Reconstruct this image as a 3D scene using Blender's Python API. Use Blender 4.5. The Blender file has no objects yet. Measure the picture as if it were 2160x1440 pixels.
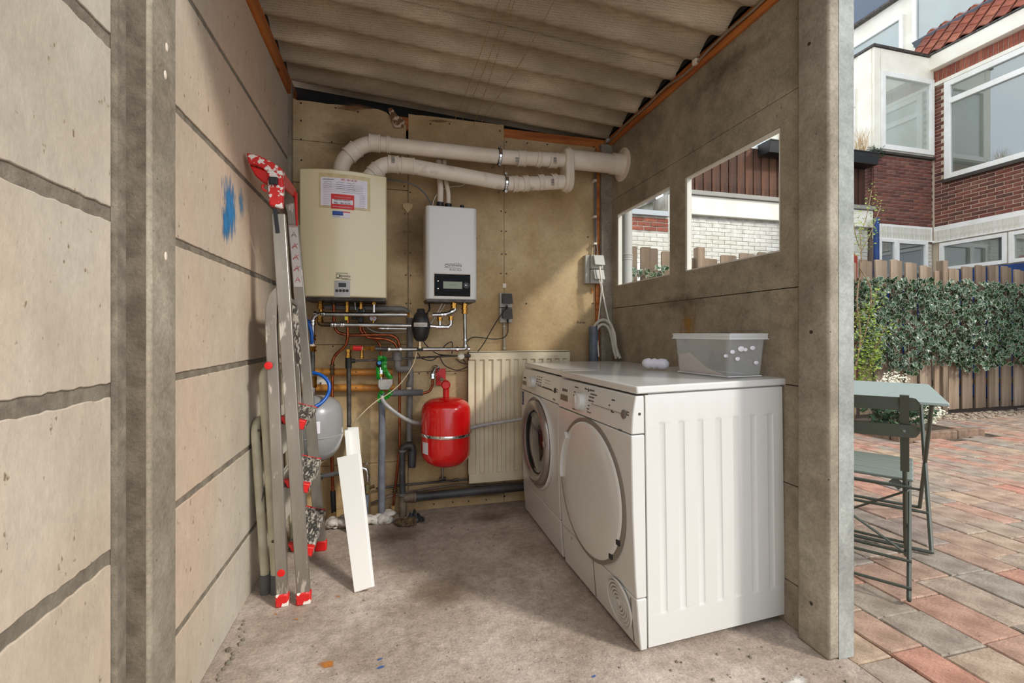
import bpy, math, random
from mathutils import Vector, Matrix
R = random.Random(7)
V = Vector
sc = bpy.context.scene
col = sc.collection
# ---------------------------------------------------------------- camera
TH = math.atan(247/960)
SN, CS = math.sin(TH), math.cos(TH)
EYE = V((0, 0, 1.02))
cd = bpy.data.cameras.new('camera')
cd.sensor_width = 36; cd.lens = 16; cd.shift_y = -17/2160
cd.clip_start = 0.05; cd.clip_end = 200
cam = bpy.data.objects.new('camera', cd); col.objects.link(cam)
cam.location = EYE; cam.rotation_euler = (math.radians(90), 0, -TH)
sc.camera = cam
# ---------------------------------------------------------------- light
w = bpy.data.worlds.new('sky'); sc.world = w; w.use_nodes = True
nt = w.node_tree; nt.nodes.clear()
wo = nt.nodes.new('ShaderNodeOutputWorld'); bg = nt.nodes.new('ShaderNodeBackground')
tc = nt.nodes.new('ShaderNodeTexCoord'); nz = nt.nodes.new('ShaderNodeTexNoise')
nz.inputs['Scale'].default_value = 2.2; nz.inputs['Detail'].default_value = 6
cr = nt.nodes.new('ShaderNodeValToRGB')
cr.color_ramp.elements[0].position = .38; cr.color_ramp.elements[0].color = (.50, .60, .74, 1)
cr.color_ramp.elements[1].position = .62; cr.color_ramp.elements[1].color = (.95, .95, .94, 1)
nt.links.new(tc.outputs['Generated'], nz.inputs['Vector']); nt.links.new(nz.outputs['Fac'], cr.inputs['Fac'])
nt.links.new(cr.outputs['Color'], bg.inputs['Color']); nt.links.new(bg.outputs['Background'], wo.inputs['Surface'])
bg.inputs['Strength'].default_value = 1.45
sd = bpy.data.lights.new('sun', 'SUN'); sd.energy = 2.0; sd.angle = math.radians(7); sd.color = (1, .96, .89)
sun = bpy.data.objects.new('sun', sd); col.objects.link(sun)
sun.rotation_euler = V((-0.68, 0.72, -0.66)).to_track_quat('-Z', 'Y').to_euler()
sun.location = (6, -8, 8)
sc.view_settings.view_transform = 'Standard'; sc.view_settings.look = 'None'
sc.view_settings.gamma = 1; sc.view_settings.use_curve_mapping = False
sc.view_settings.exposure = 0.44
# ---------------------------------------------------------------- helpers
def ray(px, py):
    u = (px-1080)/960; v = (703-py)/960
    return V((SN+u*CS, CS-u*SN, v))
def PY(px, py, Y): d = ray(px, py); return EYE + d*(Y/d.y)
def PX(px, py, X): d = ray(px, py); return EYE + d*(X/d.x)
def PZ(px, py, Z=0): d = ray(px, py); return EYE + d*((Z-1.02)/d.z)
BACK = 2.68
def W(px, py, d=0.0): return PY(px, py, BACK-d)
def c7(x, y, d): return W(620+x/4.8, 600+y/4.8, d)
def c8(x, y, d): return W(620+x/4.32, 850+y/4.32, d)
def lin(c):
    return tuple(((x/255)/12.92 if x/255 <= .04045 else ((x/255+.055)/1.055)**2.4) for x in c[:3])
MC = {}
def pmat(name, c, c2=None, c3=None, scale=6, detail=5, rough=.6, metal=0, bump=0, bscale=60, bdist=.002, stretch=(1, 1, 1),
         speck=None, speck_scale=90, speck_at=.68, coat=0, rnd=None, emis=0, world=False, trans=0, alpha=1, lo=.38, hi=.62, ior=None, grain=0, gscale=120):
    """procedural material: two/three colours mixed by noise, dark specks, noise bump, per-object tint"""
    if name in MC: return MC[name]
    m = bpy.data.materials.new(name); MC[name] = m; m.use_nodes = True
    t = m.node_tree; N = t.nodes; L = t.links
    b = N['Principled BSDF']
    b.inputs['Roughness'].default_value = rough; b.inputs['Metallic'].default_value = metal
    b.inputs['Coat Weight'].default_value = coat; b.inputs['Coat Roughness'].default_value = .08
    if trans: b.inputs['Transmission Weight'].default_value = trans
    if ior: b.inputs['IOR'].default_value = ior
    if alpha < 1: b.inputs['Alpha'].default_value = alpha
    c1 = (*lin(c), 1); b.inputs['Base Color'].default_value = c1
    if c2 is None and not bump and rnd is None and speck is None: 
        if emis: b.inputs['Emission Color'].default_value = c1; b.inputs['Emission Strength'].default_value = emis
        return m
    co = N.new('ShaderNodeTexCoord'); mp = N.new('ShaderNodeMapping'); mp.inputs['Scale'].default_value = stretch
    if world:
        ge = N.new('ShaderNodeNewGeometry'); L.new(ge.outputs['Position'], mp.inputs['Vector'])
    else: L.new(co.outputs['Object'], mp.inputs['Vector'])
    out = None
    def mixc(fac, A, B, typ='MIX'):
        x = N.new('ShaderNodeMix'); x.data_type = 'RGBA'; x.blend_type = typ
        if hasattr(fac, 'is_output'): L.new(fac, x.inputs[0])
        else: x.inputs[0].default_value = fac
        for k, s in ((6, A), (7, B)):
            if hasattr(s, 'is_output'): L.new(s, x.inputs[k])
            else: x.inputs[k].default_value = s
        return x.outputs[2]
    def noise(sca, det=4, vec=None, rg=.55):
        n = N.new('ShaderNodeTexNoise'); n.inputs['Scale'].default_value = sca; n.inputs['Detail'].default_value = det
        n.inputs['Roughness'].default_value = rg
        L.new(vec or mp.outputs['Vector'], n.inputs['Vector']); return n.outputs['Fac']
    def ramp(f, a, bb):
        r = N.new('ShaderNodeMapRange'); L.new(f, r.inputs[0]); r.inputs[1].default_value = a; r.inputs[2].default_value = bb; return r.outputs[0]
    out = c1
    if c2 is not None: out = mixc(ramp(noise(scale, detail), lo, hi), c1, (*lin(c2), 1))
    if c3 is not None: out = mixc(ramp(noise(scale*.35, 3), .45, .68), out, (*lin(c3), 1))
    if speck is not None: out = mixc(ramp(noise(speck_scale, 3), speck_at, speck_at+.06), out, (*lin(speck), 1))
    if rnd is not None:
        oi = N.new('ShaderNodeObjectInfo'); r = N.new('ShaderNodeValToRGB'); r.color_ramp.interpolation = 'LINEAR'
        e = r.color_ramp.elements
        for i, cc in enumerate(rnd):
            p = i/(len(rnd)-1)
            if i == 0: e[0].position = 0; e[0].color = (*lin(cc), 1)
            elif i == len(rnd)-1: e[-1].position = 1; e[-1].color = (*lin(cc), 1)
            else: x = e.new(p); x.color = (*lin(cc), 1)
        L.new(oi.outputs['Random'], r.inputs['Fac']); 
        out = mixc(1.0, out, r.outputs['Color'], 'MULTIPLY')
    if grain:   # fine mottling of the surface itself, two scales
        g1 = N.new('ShaderNodeMath'); g1.operation = 'ADD'; L.new(noise(gscale, 5, rg=.7), g1.inputs[0]); L.new(noise(gscale*.22, 5, rg=.7), g1.inputs[1])
        mr_ = N.new('ShaderNodeMapRange'); L.new(g1.outputs[0], mr_.inputs[0]); mr_.inputs[1].default_value = .72; mr_.inputs[2].default_value = 1.28; mr_.inputs[3].default_value = 1-grain; mr_.inputs[4].default_value = 1+grain
        cb = N.new('ShaderNodeCombineColor'); 
        for k in range(3): L.new(mr_.outputs[0], cb.inputs[k])
        out = mixc(1.0, out, cb.outputs[0], 'MULTIPLY')
    if hasattr(out, 'is_output'): L.new(out, b.inputs['Base Color'])
    if bump:
        bp = N.new('ShaderNodeBump'); bp.inputs['Strength'].default_value = bump; bp.inputs['Distance'].default_value = bdist
        L.new(noise(bscale, 6, rg=.65), bp.inputs['Height']); L.new(bp.outputs['Normal'], b.inputs['Normal'])
    return m
def glass_mat(name, tint=(1, 1, 1), refl=.08, rough=.0):
    if name in MC: return MC[name]
    m = bpy.data.materials.new(name); MC[name] = m; m.use_nodes = True
    t = m.node_tree; t.nodes.clear(); N = t.nodes; L = t.links
    o = N.new('ShaderNodeOutputMaterial'); mx = N.new('ShaderNodeMixShader'); tr = N.new('ShaderNodeBsdfTransparent'); gl = N.new('ShaderNodeBsdfGlossy')
    tr.inputs['Color'].default_value = (*tint, 1); gl.inputs['Roughness'].default_value = rough
    lw = N.new('ShaderNodeLayerWeight'); lw.inputs['Blend'].default_value = .5
    pw = N.new('ShaderNodeMath'); pw.operation = 'POWER'; L.new(lw.outputs['Facing'], pw.inputs[0]); pw.inputs[1].default_value = 4.5
    mr = N.new('ShaderNodeMapRange'); mr.inputs[3].default_value = refl; mr.inputs[4].default_value = .95
    L.new(pw.outputs[0], mr.inputs[0]); L.new(mr.outputs[0], mx.inputs[0])
    L.new(tr.outputs[0], mx.inputs[1]); L.new(gl.outputs[0], mx.inputs[2]); L.new(mx.outputs[0], o.inputs[0])
    return m
def smear_mat(name, c, dens=.5, scale=9, stretch=(1, 1, 1), strength=1.0, rough=.7, lo=.55, hi=.8):
    """irregular stain / paint mark: covers where noise passes a threshold, thins out towards its rim"""
    if name in MC: return MC[name]
    m = bpy.data.materials.new(name); MC[name] = m; m.use_nodes = True
    t = m.node_tree; t.nodes.clear(); N = t.nodes; L = t.links
    o = N.new('ShaderNodeOutputMaterial'); mx = N.new('ShaderNodeMixShader'); tr = N.new('ShaderNodeBsdfTransparent')
    b = N.new('ShaderNodeBsdfPrincipled'); b.inputs['Base Color'].default_value = (*lin(c), 1); b.inputs['Roughness'].default_value = rough
    co = N.new('ShaderNodeTexCoord'); mp = N.new('ShaderNodeMapping'); mp.inputs['Scale'].default_value = stretch
    L.new(co.outputs['UV'], mp.inputs['Vector'])
    n = N.new('ShaderNodeTexNoise'); n.inputs['Scale'].default_value = scale; n.inputs['Detail'].default_value = 7; n.inputs['Roughness'].default_value = .6
    L.new(mp.outputs['Vector'], n.inputs['Vector'])
    ds = N.new('ShaderNodeVectorMath'); ds.operation = 'DISTANCE'; L.new(co.outputs['UV'], ds.inputs[0]); ds.inputs[1].default_value = (.5, .5, 0)
    fall = N.new('ShaderNodeMapRange'); L.new(ds.outputs['Value'], fall.inputs[0]); fall.inputs[1].default_value = 0; fall.inputs[2].default_value = .5
    fall.inputs[3].default_value = dens; fall.inputs[4].default_value = -.45
    ad = N.new('ShaderNodeMath'); ad.operation = 'ADD'; L.new(n.outputs['Fac'], ad.inputs[0]); L.new(fall.outputs[0], ad.inputs[1])
    mr = N.new('ShaderNodeMapRange'); L.new(ad.outputs[0], mr.inputs[0]); mr.inputs[1].default_value = lo; mr.inputs[2].default_value = hi; mr.inputs[4].default_value = strength
    L.new(mr.outputs[0], mx.inputs[0]); L.new(tr.outputs[0], mx.inputs[1]); L.new(b.outputs[0], mx.inputs[2]); L.new(mx.outputs[0], o.inputs[0])
    return m
def tagit(o, label=None, cat=None, group=None, kind=None):
    if label: o['label'] = label
    if cat: o['category'] = cat
    if group: o['group'] = group
    if kind: o['kind'] = kind
    return o
def world_m(o):
    M = Matrix.Identity(4)
    while o is not None:
        M = o.matrix_basis @ M; o = o.parent
    return M
def thing(name, label, cat, loc=(0, 0, 0), rz=0, group=None, rot=None, kind=None):
    o = bpy.data.objects.new(name, None); col.objects.link(o); o.empty_display_size = .05
    o.location = loc; o.rotation_euler = rot if rot else (0, 0, rz)
    return tagit(o, label, cat, group, kind)
def link(name, me, parent=None, M=None):
    o = bpy.data.objects.new(name, me); col.objects.link(o)
    if parent is not None: o.parent = parent
    if M is not None: o.matrix_basis = M
    return o
class MB:
    def __init__(s): s.v = []; s.f = []; s.m = []; s.uv = None
    def add(s, vs, fs, mi=0, M=None):
        k = len(s.v)
        s.v += [(M @ V(p)) if M is not None else V(p) for p in vs]
        s.f += [tuple(i+k for i in f) for f in fs]; s.m += [mi]*len(fs); return s
    def box(s, a, b, mi=0, M=None):
        x0, x1 = sorted((a[0], b[0])); y0, y1 = sorted((a[1], b[1])); z0, z1 = sorted((a[2], b[2]))
        vs = [(x0, y0, z0), (x1, y0, z0), (x1, y1, z0), (x0, y1, z0), (x0, y0, z1), (x1, y0, z1), (x1, y1, z1), (x0, y1, z1)]
        return s.add(vs, [(0, 3, 2, 1), (4, 5, 6, 7), (0, 1, 5, 4), (1, 2, 6, 5), (2, 3, 7, 6), (3, 0, 4, 7)], mi, M)
    def bar(s, p, q, wd, th, up=(0, 0, 1), mi=0):
        """box beam from p to q; wd across along 'side', th along up-ish"""
        p, q = V(p), V(q); d = (q-p); L = d.length; d = d/L; sd_ = d.cross(V(up)); 
        if sd_.length < 1e-5: sd_ = d.cross(V((1, 0, 0)))
        sd_.normalize(); u = sd_.cross(d)
        vs = [p+sd_*a*wd/2+u*b*th/2 for a, b in ((-1, -1), (1, -1), (1, 1), (-1, 1))] + [q+sd_*a*wd/2+u*b*th/2 for a, b in ((-1, -1), (1, -1), (1, 1), (-1, 1))]
        return s.add(vs, [(3, 2, 1, 0), (4, 5, 6, 7), (0, 1, 5, 4), (1, 2, 6, 5), (2, 3, 7, 6), (3, 0, 4, 7)], mi)
    def quad(s, a, b, c, d, mi=0): return s.add([a, b, c, d], [(0, 1, 2, 3)], mi)
    def tube(s, pts, r, n=10, mi=0, cap=True):
        pts = [V(p) for p in pts]; rs = r if isinstance(r, (list, tuple)) else [r]*len(pts)
        T = []
        for i in range(len(pts)):
            a = pts[max(i-1, 0)]; b = pts[min(i+1, len(pts)-1)]; T.append((b-a).normalized())
        ref = V((0, 0, 1)) if abs(T[0].z) < .9 else V((1, 0, 0))
        nrm = (ref - T[0]*ref.dot(T[0])).normalized(); vs = []
        for i, p in enumerate(pts):
            nrm = (nrm - T[i]*nrm.dot(T[i])).normalized(); bn = T[i].cross(nrm)
            for k in range(n):
                a = 2*math.pi*k/n; vs.append(p+(nrm*math.cos(a)+bn*math.sin(a))*rs[i])
        fs = [(i*n+k, i*n+(k+1) % n, (i+1)*n+(k+1) % n, (i+1)*n+k) for i in range(len(pts)-1) for k in range(n)]
        if cap: fs += [tuple(range(n-1, -1, -1)), tuple((len(pts)-1)*n+k for k in range(n))]
        return s.add(vs, fs, mi)
    def cyl(s, p, q, r, n=16, mi=0, r2=None): return s.tube([p, q], [r, r if r2 is None else r2], n, mi)
    def lathe(s, prof, o=(0, 0, 0), axis=(0, 0, 1), n=24, mi=0, cap=True):
        ax = V(axis).normalized(); ref = V((1, 0, 0)) if abs(ax.x) < .9 else V((0, 1, 0))
        a = (ref-ax*ref.dot(ax)).normalized(); b = ax.cross(a); o = V(o)
        vs = [o+ax*h+(a*math.cos(2*math.pi*k/n)+b*math.sin(2*math.pi*k/n))*max(r, 1e-4) for r, h in prof for k in range(n)]
        fs = [(i*n+k, i*n+(k+1) % n, (i+1)*n+(k+1) % n, (i+1)*n+k) for i in range(len(prof)-1) for k in range(n)]
        if cap: fs += [tuple(range(n-1, -1, -1)), tuple((len(prof)-1)*n+k for k in range(n))]
        return s.add(vs, fs, mi)
    def prism(s, poly, o, u, v, wv, mi=0):
        """2-D polygon (in u,v from o) extruded by vector wv"""
        o, u, v, wv = V(o), V(u), V(v), V(wv); n = len(poly)
        vs = [o+u*x+v*y for x, y in poly]+[o+u*x+v*y+wv for x, y in poly]
        return s.add(vs, [tuple(range(n-1, -1, -1)), tuple(range(n, 2*n))]+[(i, (i+1) % n, n+(i+1) % n, n+i) for i in range(n)], mi)
    def grid(s, f, nu, nv, mi=0):
        vs = [f(i/nu, j/nv) for j in range(nv+1) for i in range(nu+1)]
        return s.add(vs, [(j*(nu+1)+i, j*(nu+1)+i+1, (j+1)*(nu+1)+i+1, (j+1)*(nu+1)+i) for j in range(nv) for i in range(nu)], mi)
    def ball(s, c, r, n=14, mi=0, sc3=(1, 1, 1)):
        c = V(c); prof = [(math.sin(math.pi*i/8), -math.cos(math.pi*i/8)) for i in range(9)]
        vs = [c+V((max(a, 1e-3)*math.cos(2*math.pi*k/n)*r*sc3[0], max(a, 1e-3)*math.sin(2*math.pi*k/n)*r*sc3[1], h*r*sc3[2])) for a, h in prof for k in range(n)]
        return s.add(vs, [(i*n+k, i*n+(k+1) % n, (i+1)*n+(k+1) % n, (i+1)*n+k) for i in range(8) for k in range(n)], mi)
    def mesh(s, name, mats, smooth=True, angle=35):
        me = bpy.data.meshes.new(name); me.from_pydata([tuple(p) for p in s.v], [], s.f)
        if not isinstance(mats, (list, tuple)): mats = [mats]
        for m in mats: me.materials.append(m)
        me.polygons.foreach_set('material_index', s.m)
        me.update()
        if smooth:
            me.shade_smooth(); me.set_sharp_from_angle(angle=math.radians(angle))
        return me
    def build(s, name, mats, parent=None, label=None, cat=None, group=None, kind=None, bevel=0, smooth=True, angle=35, local=False, seg=2):
        if parent is not None and not local:
            I = world_m(parent).inverted(); s.v = [I @ p for p in s.v]
        org = V((0, 0, 0))
        if parent is None or not local:   # object origin at its own base centre
            xs = [p.x for p in s.v]; ys = [p.y for p in s.v]; zs = [p.z for p in s.v]
            org = V(((min(xs)+max(xs))/2, (min(ys)+max(ys))/2, min(zs))); s.v = [p-org for p in s.v]
        o = link(name, s.mesh(name, mats, smooth, angle), parent); o.location = org
        if bevel:
            b = o.modifiers.new('bevel', 'BEVEL'); b.width = bevel; b.segments = seg; b.limit_method = 'ANGLE'; b.angle_limit = math.radians(40)
        return tagit(o, label, cat, group, kind)
def bend(pts, rad=.02, n=5):
    """polyline with rounded corners"""
    pts = [V(p) for p in pts]; out = [pts[0]]
    for i in range(1, len(pts)-1):
        a, b, c = pts[i-1], pts[i], pts[i+1]
        da, dc = a-b, c-b; r = min(rad, da.length*.45, dc.length*.45); p0 = b+da.normalized()*r; p1 = b+dc.normalized()*r
        for k in range(n+1):
            t = k/n; out.append(p0*(1-t)**2+b*2*t*(1-t)+p1*t*t)
    out.append(pts[-1]); return out
def spl(pts, k=5):
    """Catmull-Rom through the points"""
    P = [V(p) for p in pts]; P = [P[0]*2-P[1]]+P+[P[-1]*2-P[-2]]; out = []
    for i in range(1, len(P)-2):
        for j in range(k):
            t = j/k; a, b, c, d = P[i-1:i+3]
            out.append(.5*((2*b)+(c-a)*t+(2*a-5*b+4*c-d)*t*t+(3*b-a-3*c+d)*t**3))
    out.append(P[-2]); return out
def text(s, size, o, right, up, mat, parent=None, name='lettering', sx=1, ex=.0003, align='CENTER', local=False, bold=0):
    cu = bpy.data.curves.new('t', 'FONT'); cu.body = s; cu.size = size; cu.align_x = align; cu.extrude = ex; cu.offset = bold; cu.resolution_u = 2
    t = bpy.data.objects.new('t', cu)
    me = bpy.data.meshes.new_from_object(t); bpy.data.objects.remove(t); bpy.data.curves.remove(cu)
    r, u = V(right).normalized(), V(up).normalized(); n = r.cross(u); o = V(o)
    M = Matrix(((r.x*sx, u.x, n.x, o.x), (r.y*sx, u.y, n.y, o.y), (r.z*sx, u.z, n.z, o.z), (0, 0, 0, 1)))
    if parent is not None and not local: M = world_m(parent).inverted() @ M
    me.transform(M); me.materials.clear(); me.materials.append(mat); me.name = name
    return link(name, me, parent)
def smear(name, o, right, up, wd, ht, mat, parent, nrm=.0012):
    r, u = V(right).normalized(), V(up).normalized(); n = r.cross(u)*nrm; o = V(o)+n
    vs = [o-r*wd/2-u*ht/2, o+r*wd/2-u*ht/2, o+r*wd/2+u*ht/2, o-r*wd/2+u*ht/2]
    if parent is not None: I = world_m(parent).inverted(); vs = [I @ p for p in vs]
    me = bpy.data.meshes.new(name); me.from_pydata([tuple(p) for p in vs], [], [(0, 1, 2, 3)]); me.materials.append(mat)
    uv = me.uv_layers.new(name='uv')
    for i, c in enumerate(((0, 0), (1, 0), (1, 1), (0, 1))): uv.data[i].uv = c
    return link(name, me, parent)
# ---------------------------------------------------------------- materials
panelL = pmat('wall_concrete_beige', (188, 180, 164), (172, 161, 143), (196, 170, 146), scale=2.6, detail=8, rough=.85, bump=.3, bscale=60, bdist=.004, stretch=(1, 1, .55), speck=(128, 110, 88), speck_scale=55, speck_at=.67, world=True, grain=0.11, gscale=110)
mortar = pmat('grey_mortar', (132, 122, 106), (108, 99, 86), scale=30, rough=.95, bump=.6, bscale=120, bdist=.004, world=True, grain=0.25, gscale=120)
postM = pmat('post_concrete', (160, 150, 132), (136, 125, 107), (118, 107, 92), scale=5, detail=8, rough=.9, bump=.5, bscale=110, bdist=.003, speck=(60, 55, 48), speck_scale=75, speck_at=.70, world=True, grain=0.28, gscale=110)
postG = pmat('post_concrete_grey', (158, 160, 154), (134, 136, 130), scale=6, detail=8, rough=.85, bump=.4, bscale=110, bdist=.003, speck=(84, 84, 80), speck_scale=70, speck_at=.71, world=True, grain=0.22, gscale=110)
wallR = pmat('wall_concrete_grey', (146, 134, 114), (124, 113, 95), (156, 143, 122), scale=7, detail=9, rough=.9, bump=.5, bscale=60, bdist=.003, speck=(84, 76, 66), speck_scale=55, speck_at=.70, world=True, grain=0.26, gscale=90)
floorM = pmat('floor_concrete', (190, 175, 162), (162, 146, 132), (142, 124, 109), scale=4.5, detail=10, rough=.85, bump=.7, bscale=70, bdist=.005, speck=(96, 82, 68), speck_scale=85, speck_at=.66, world=True, grain=0.36, gscale=130)
boardM = pmat('cement_board', (200, 176, 136), (176, 146, 102), (154, 124, 86), scale=2.6, detail=8, rough=.8, bump=.12, bscale=200, speck=(150, 118, 78), speck_scale=45, speck_at=.72, world=True, grain=0.14, gscale=60)
roofM = pmat('roof_fibre_cement', (176, 160, 136), (146, 130, 110), (190, 168, 138), scale=5, detail=8, rough=.9, stretch=(.5, 1, 1), world=True, bump=.4, bscale=90, bdist=.003)
woodO = pmat('orange_timber', (190, 112, 48), (150, 78, 30), scale=14, detail=6, rough=.6, stretch=(.15, .15, 2), bump=.2, bscale=60, world=True, speck=(96, 46, 18), speck_scale=20)
dark = pmat('dark_void', (28, 25, 22), rough=.9)
black = pmat('black_plastic', (26, 26, 28), rough=.45)
blackR = pmat('black_rubber', (30, 29, 28), rough=.6)
whiteG = pmat('white_enamel', (206, 204, 199), rough=.22, coat=.3)
whiteP = pmat('white_pvc', (228, 214, 196), (214, 198, 178), scale=5, rough=.45)
creamB = pmat('cream_enamel', (216, 202, 164), rough=.3, coat=.4)
chrome = pmat('galvanised_steel', (190, 188, 184), (160, 157, 152), scale=30, rough=.28, metal=1)
chromeB = pmat('bright_chrome', (215, 215, 214), rough=.12, metal=1)
brass = pmat('brass', (200, 150, 70), (150, 104, 44), scale=60, rough=.3, metal=1)
copper = pmat('copper', (176, 98, 64), (120, 62, 40), scale=26, rough=.35, metal=.9)
dsteel = pmat('dull_dark_steel', (96, 92, 88), (66, 60, 56), scale=20, rough=.5, metal=.6)
pvcG = pmat('grey_pvc', (128, 124, 120), (108, 103, 98), scale=14, rough=.5)
pvcB = pmat('blue_grey_pvc', (104, 112, 124), (84, 90, 102), scale=14, rough=.45)
pvcD = pmat('dark_pvc', (74, 74, 76), (52, 50, 50), scale=9, rough=.5, speck=(130, 118, 104), speck_scale=40, speck_at=.7)
foamG = pmat('grey_foam_insulation', (122, 124, 132), (98, 100, 108), scale=14, rough=.85, bump=.3, bscale=80)
redM = pmat('red_enamel', (214, 14, 16), rough=.22, coat=.6)
redP = pmat('red_plastic', (206, 26, 24), rough=.4)
redPaint = pmat('red_plastic_paint_spattered', (200, 30, 28), (226, 218, 208), scale=42, detail=8, rough=.5, lo=.53, hi=.56, bump=.3, bscale=60)
blueP = pmat('blue_plastic', (18, 84, 170), rough=.35)
alu = pmat('aluminium_worn', (172, 166, 156), (146, 140, 130), scale=9, rough=.38, metal=.75, stretch=(1, 1, .25), speck=(224, 216, 204), speck_scale=30, speck_at=.62)
treadM = pmat('ribbed_aluminium_spattered', (74, 71, 66), (206, 198, 184), scale=46, detail=9, rough=.55, metal=.25, bump=.6, bscale=160, bdist=.003, stretch=(2.2, .6, 1), lo=.47, hi=.56)
creamL = pmat('cream_painted_steel', (198, 192, 168), (178, 170, 146), scale=12, rough=.4)
screwM = pmat('dark_screw', (50, 40, 30), rough=.6)
paperM = pmat('paper', (222, 216, 222), rough=.7)
glassW = glass_mat('window_glass', (.985, .99, .985), .025)
# ================================================================ ROOM SHELL
# floor slab
fl = MB(); 
n = 30
fl.box((-.6, -1.5, -.15), (1.378, 2.72, 0)); floor = fl.build('floor', floorM, kind='structure')
rustW = smear_mat('rust_run', (170, 122, 50), .40, 4, (2, 1, 1), .8, lo=.45, hi=.9); dust = smear_mat('pale_dust', (206, 200, 190), .42, 5); blueS = smear_mat('blue_paint', (40, 92, 160), .45, 6, (1, 3, 1)); rustS = smear_mat('rust', (186, 118, 44), .35, 4)
darkS = smear_mat('dark_patch', (122, 102, 84), .42, 4, strength=.55, lo=.35, hi=.95); blueW = smear_mat('blue_wall_paint', (40, 118, 170), .44, 5, (6, 1.0, 1)); blueW2 = smear_mat('thin_blue_wall_paint', (70, 134, 172), .34, 6, (7, 1.4, 1), .8)  # darkS: soft brown patches that darken the middle of the floor
for px, py, wd, ht, m, nm in ((801, 1391, .05, .022, blueS, 'paint_mark'), (803, 1408, .07, .026, blueS, 'paint_mark'), (1253, 1427, .04, .02, blueS, 'paint_mark'),
        (582, 1295, .03, .03, rustS, 'rust_mark'), (625, 1306, .05, .03, rustS, 'rust_mark'), (713, 1258, .05, .03, rustS, 'rust_mark'), (690, 1400, .14, .12, rustS, 'rust_mark'),
        (840, 1130, .5, .36, darkS, 'dark_patch'), (930, 1250, .42, .4, darkS, 'dark_patch'), (1040, 1090, .6, .3, darkS, 'dark_patch'), (1680, 1440, .2, .12, dust, 'dust_mark')):
    p = PZ(px, py); smear(nm, (p.x, p.y, .0006+R.random()*.0008), (1, .25, 0), (-.25, 1, 0), wd, ht, m, floor)
cr_ = MB()
for k in range(60):
    p = V((-.52+R.random()*.04, .5+k*.022, .002)); cr_.ball(p, .004+R.random()*.006, 6)
for k in range(70):
    p = V((R.uniform(-.4, .7), R.uniform(.9, 2.55), .001)); cr_.ball(p, .0015+R.random()*.0025, 5)
for k in range(26):
    p = V((R.uniform(.8, 1.36), R.uniform(1.03, 1.28), .001)); cr_.ball(p, .002+R.random()*.004, 5)
tagit(cr_.build('grit', mortar, floor), kind='stuff')
# left wall: mortar core with panels standing proud
ZJ = [0, .241, .574, .907, 1.258, 1.603, 1.945, 2.29]
wl = MB(); wl.box((-.61, -1.5, 0), (-.5535, 2.86, 2.29)); wall_left = wl.build('wall_left', mortar, kind='structure')
def wavy_panel(y0, y1, z0, z1, amp):
    b = MB(); n = 70; poly = []
    for i in range(n+1): y = y0+(y1-y0)*i/n; poly.append((y, z0+R.uniform(0, amp)))
    for i in range(n+1): y = y1-(y1-y0)*i/n; poly.append((y, z1-R.uniform(0, amp)))
    b.prism(poly, (-.58, 0, 0), (0, 1, 0), (0, 0, 1), (.03, 0, 0)); return b
for (y0, y1, g, am) in ((-1.5, -.02, .012, .004), (.0, 1.082, .0125, .004), (1.238, 2.64, .009, .002)):
    for i in range(7):
        pn = wavy_panel(y0, y1, ZJ[i]+(g if i else 0), ZJ[i+1]-(g if i < 6 else 0), am).build('concrete_panel', panelL, wall_left, bevel=.002)
        if y0 > 1 and i == 4:
            pp = PX(484, 440, -.55); smear('paint_smear', pp, (0, 1, 0), (0, 0, 1), .34, .50, blueW, pn); p3 = PX(508, 428, -.55); smear('paint_smear', p3+V((.0006, 0, 0)), (0, 1, .1), (0, -.1, 1), .16, .30, blueW2, pn)
            pp = PX(475, 470, -.55); smear('paint_smear', pp+V((.0004, 0, 0)), (0, 1, 0), (0, 0, 1), .16, .26, blueW, pn)
def post(x0, x1, y0, y1, z1, name='wall_left', mat=postM, ch=.008):
    b = MB(); return b.box((x0, y0, 0), (x1, y1, z1)).build(name, mat, bevel=ch, kind='structure')
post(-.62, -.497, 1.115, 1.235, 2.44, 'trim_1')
MB().box((-.56, 1.1135, 0), (-.505, 1.1149, 2.4)).build('rough_face', pmat('rough_dirty_mortar_shaded', (112, 101, 86), (88, 78, 65), scale=24, rough=.95, bump=.8, bscale=130, bdist=.004, world=True), bpy.data.objects['trim_1'])  # rough dirty mortar; the recess's shade is painted into its dark tone
MB().box((-.552, 1.084, 0), (-.540, 1.1133, 2.29)).build('mortar_fillet', mortar, bpy.data.objects['trim_1'])
post(-.62, -.534, 2.635, 2.70, 2.36, 'trim_2')
# right wall
wall_right = thing('wall_right', None, None, (1.355, 2, 0), kind='structure')
def rp(y0, y1, z0, z1, m=wallR, name='concrete_panel', x0=1.335, x1=1.372):
    return MB().box((x0, y0, z0), (x1, y1, z1)).build(name, m, wall_right, bevel=.003)
for z0, z1 in ((0, .152), (.155, .492), (.495, .838), (.841, 1.178), (1.862, 2.235)): p_ = rp(1.24, 2.67, z0, z1); 
pr = PX(1452, 665, 1.335); smear('rust_stain', pr-V((0.0, 0, .03)), (0, -1, 0), (0, 0, 1), .24, .44, rustW, wall_right)
damp2 = smear_mat('wall_damp', (104, 90, 72), .40, 4, (3, 1, 1), .5, lo=.4, hi=.95)
pr = PX(1420, 590, 1.335); smear('dark_patch', (1.335, 1.95, 1.17), (0, -1, 0), (0, 0, 1), .9, .16, damp2, wall_right)
pr = PX(1600, 130, 1.335); smear('dark_patch', (1.335, 1.6, 2.12), (0, -1, 0), (0, 0, 1), .9, .22, damp2, wall_right)
wp = MB()   # window panel: bars round two openings
WZ0, WZ1 = 1.313, 1.760; W2 = (1.338, 1.89); W1 = (2.012, 2.575)
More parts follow.
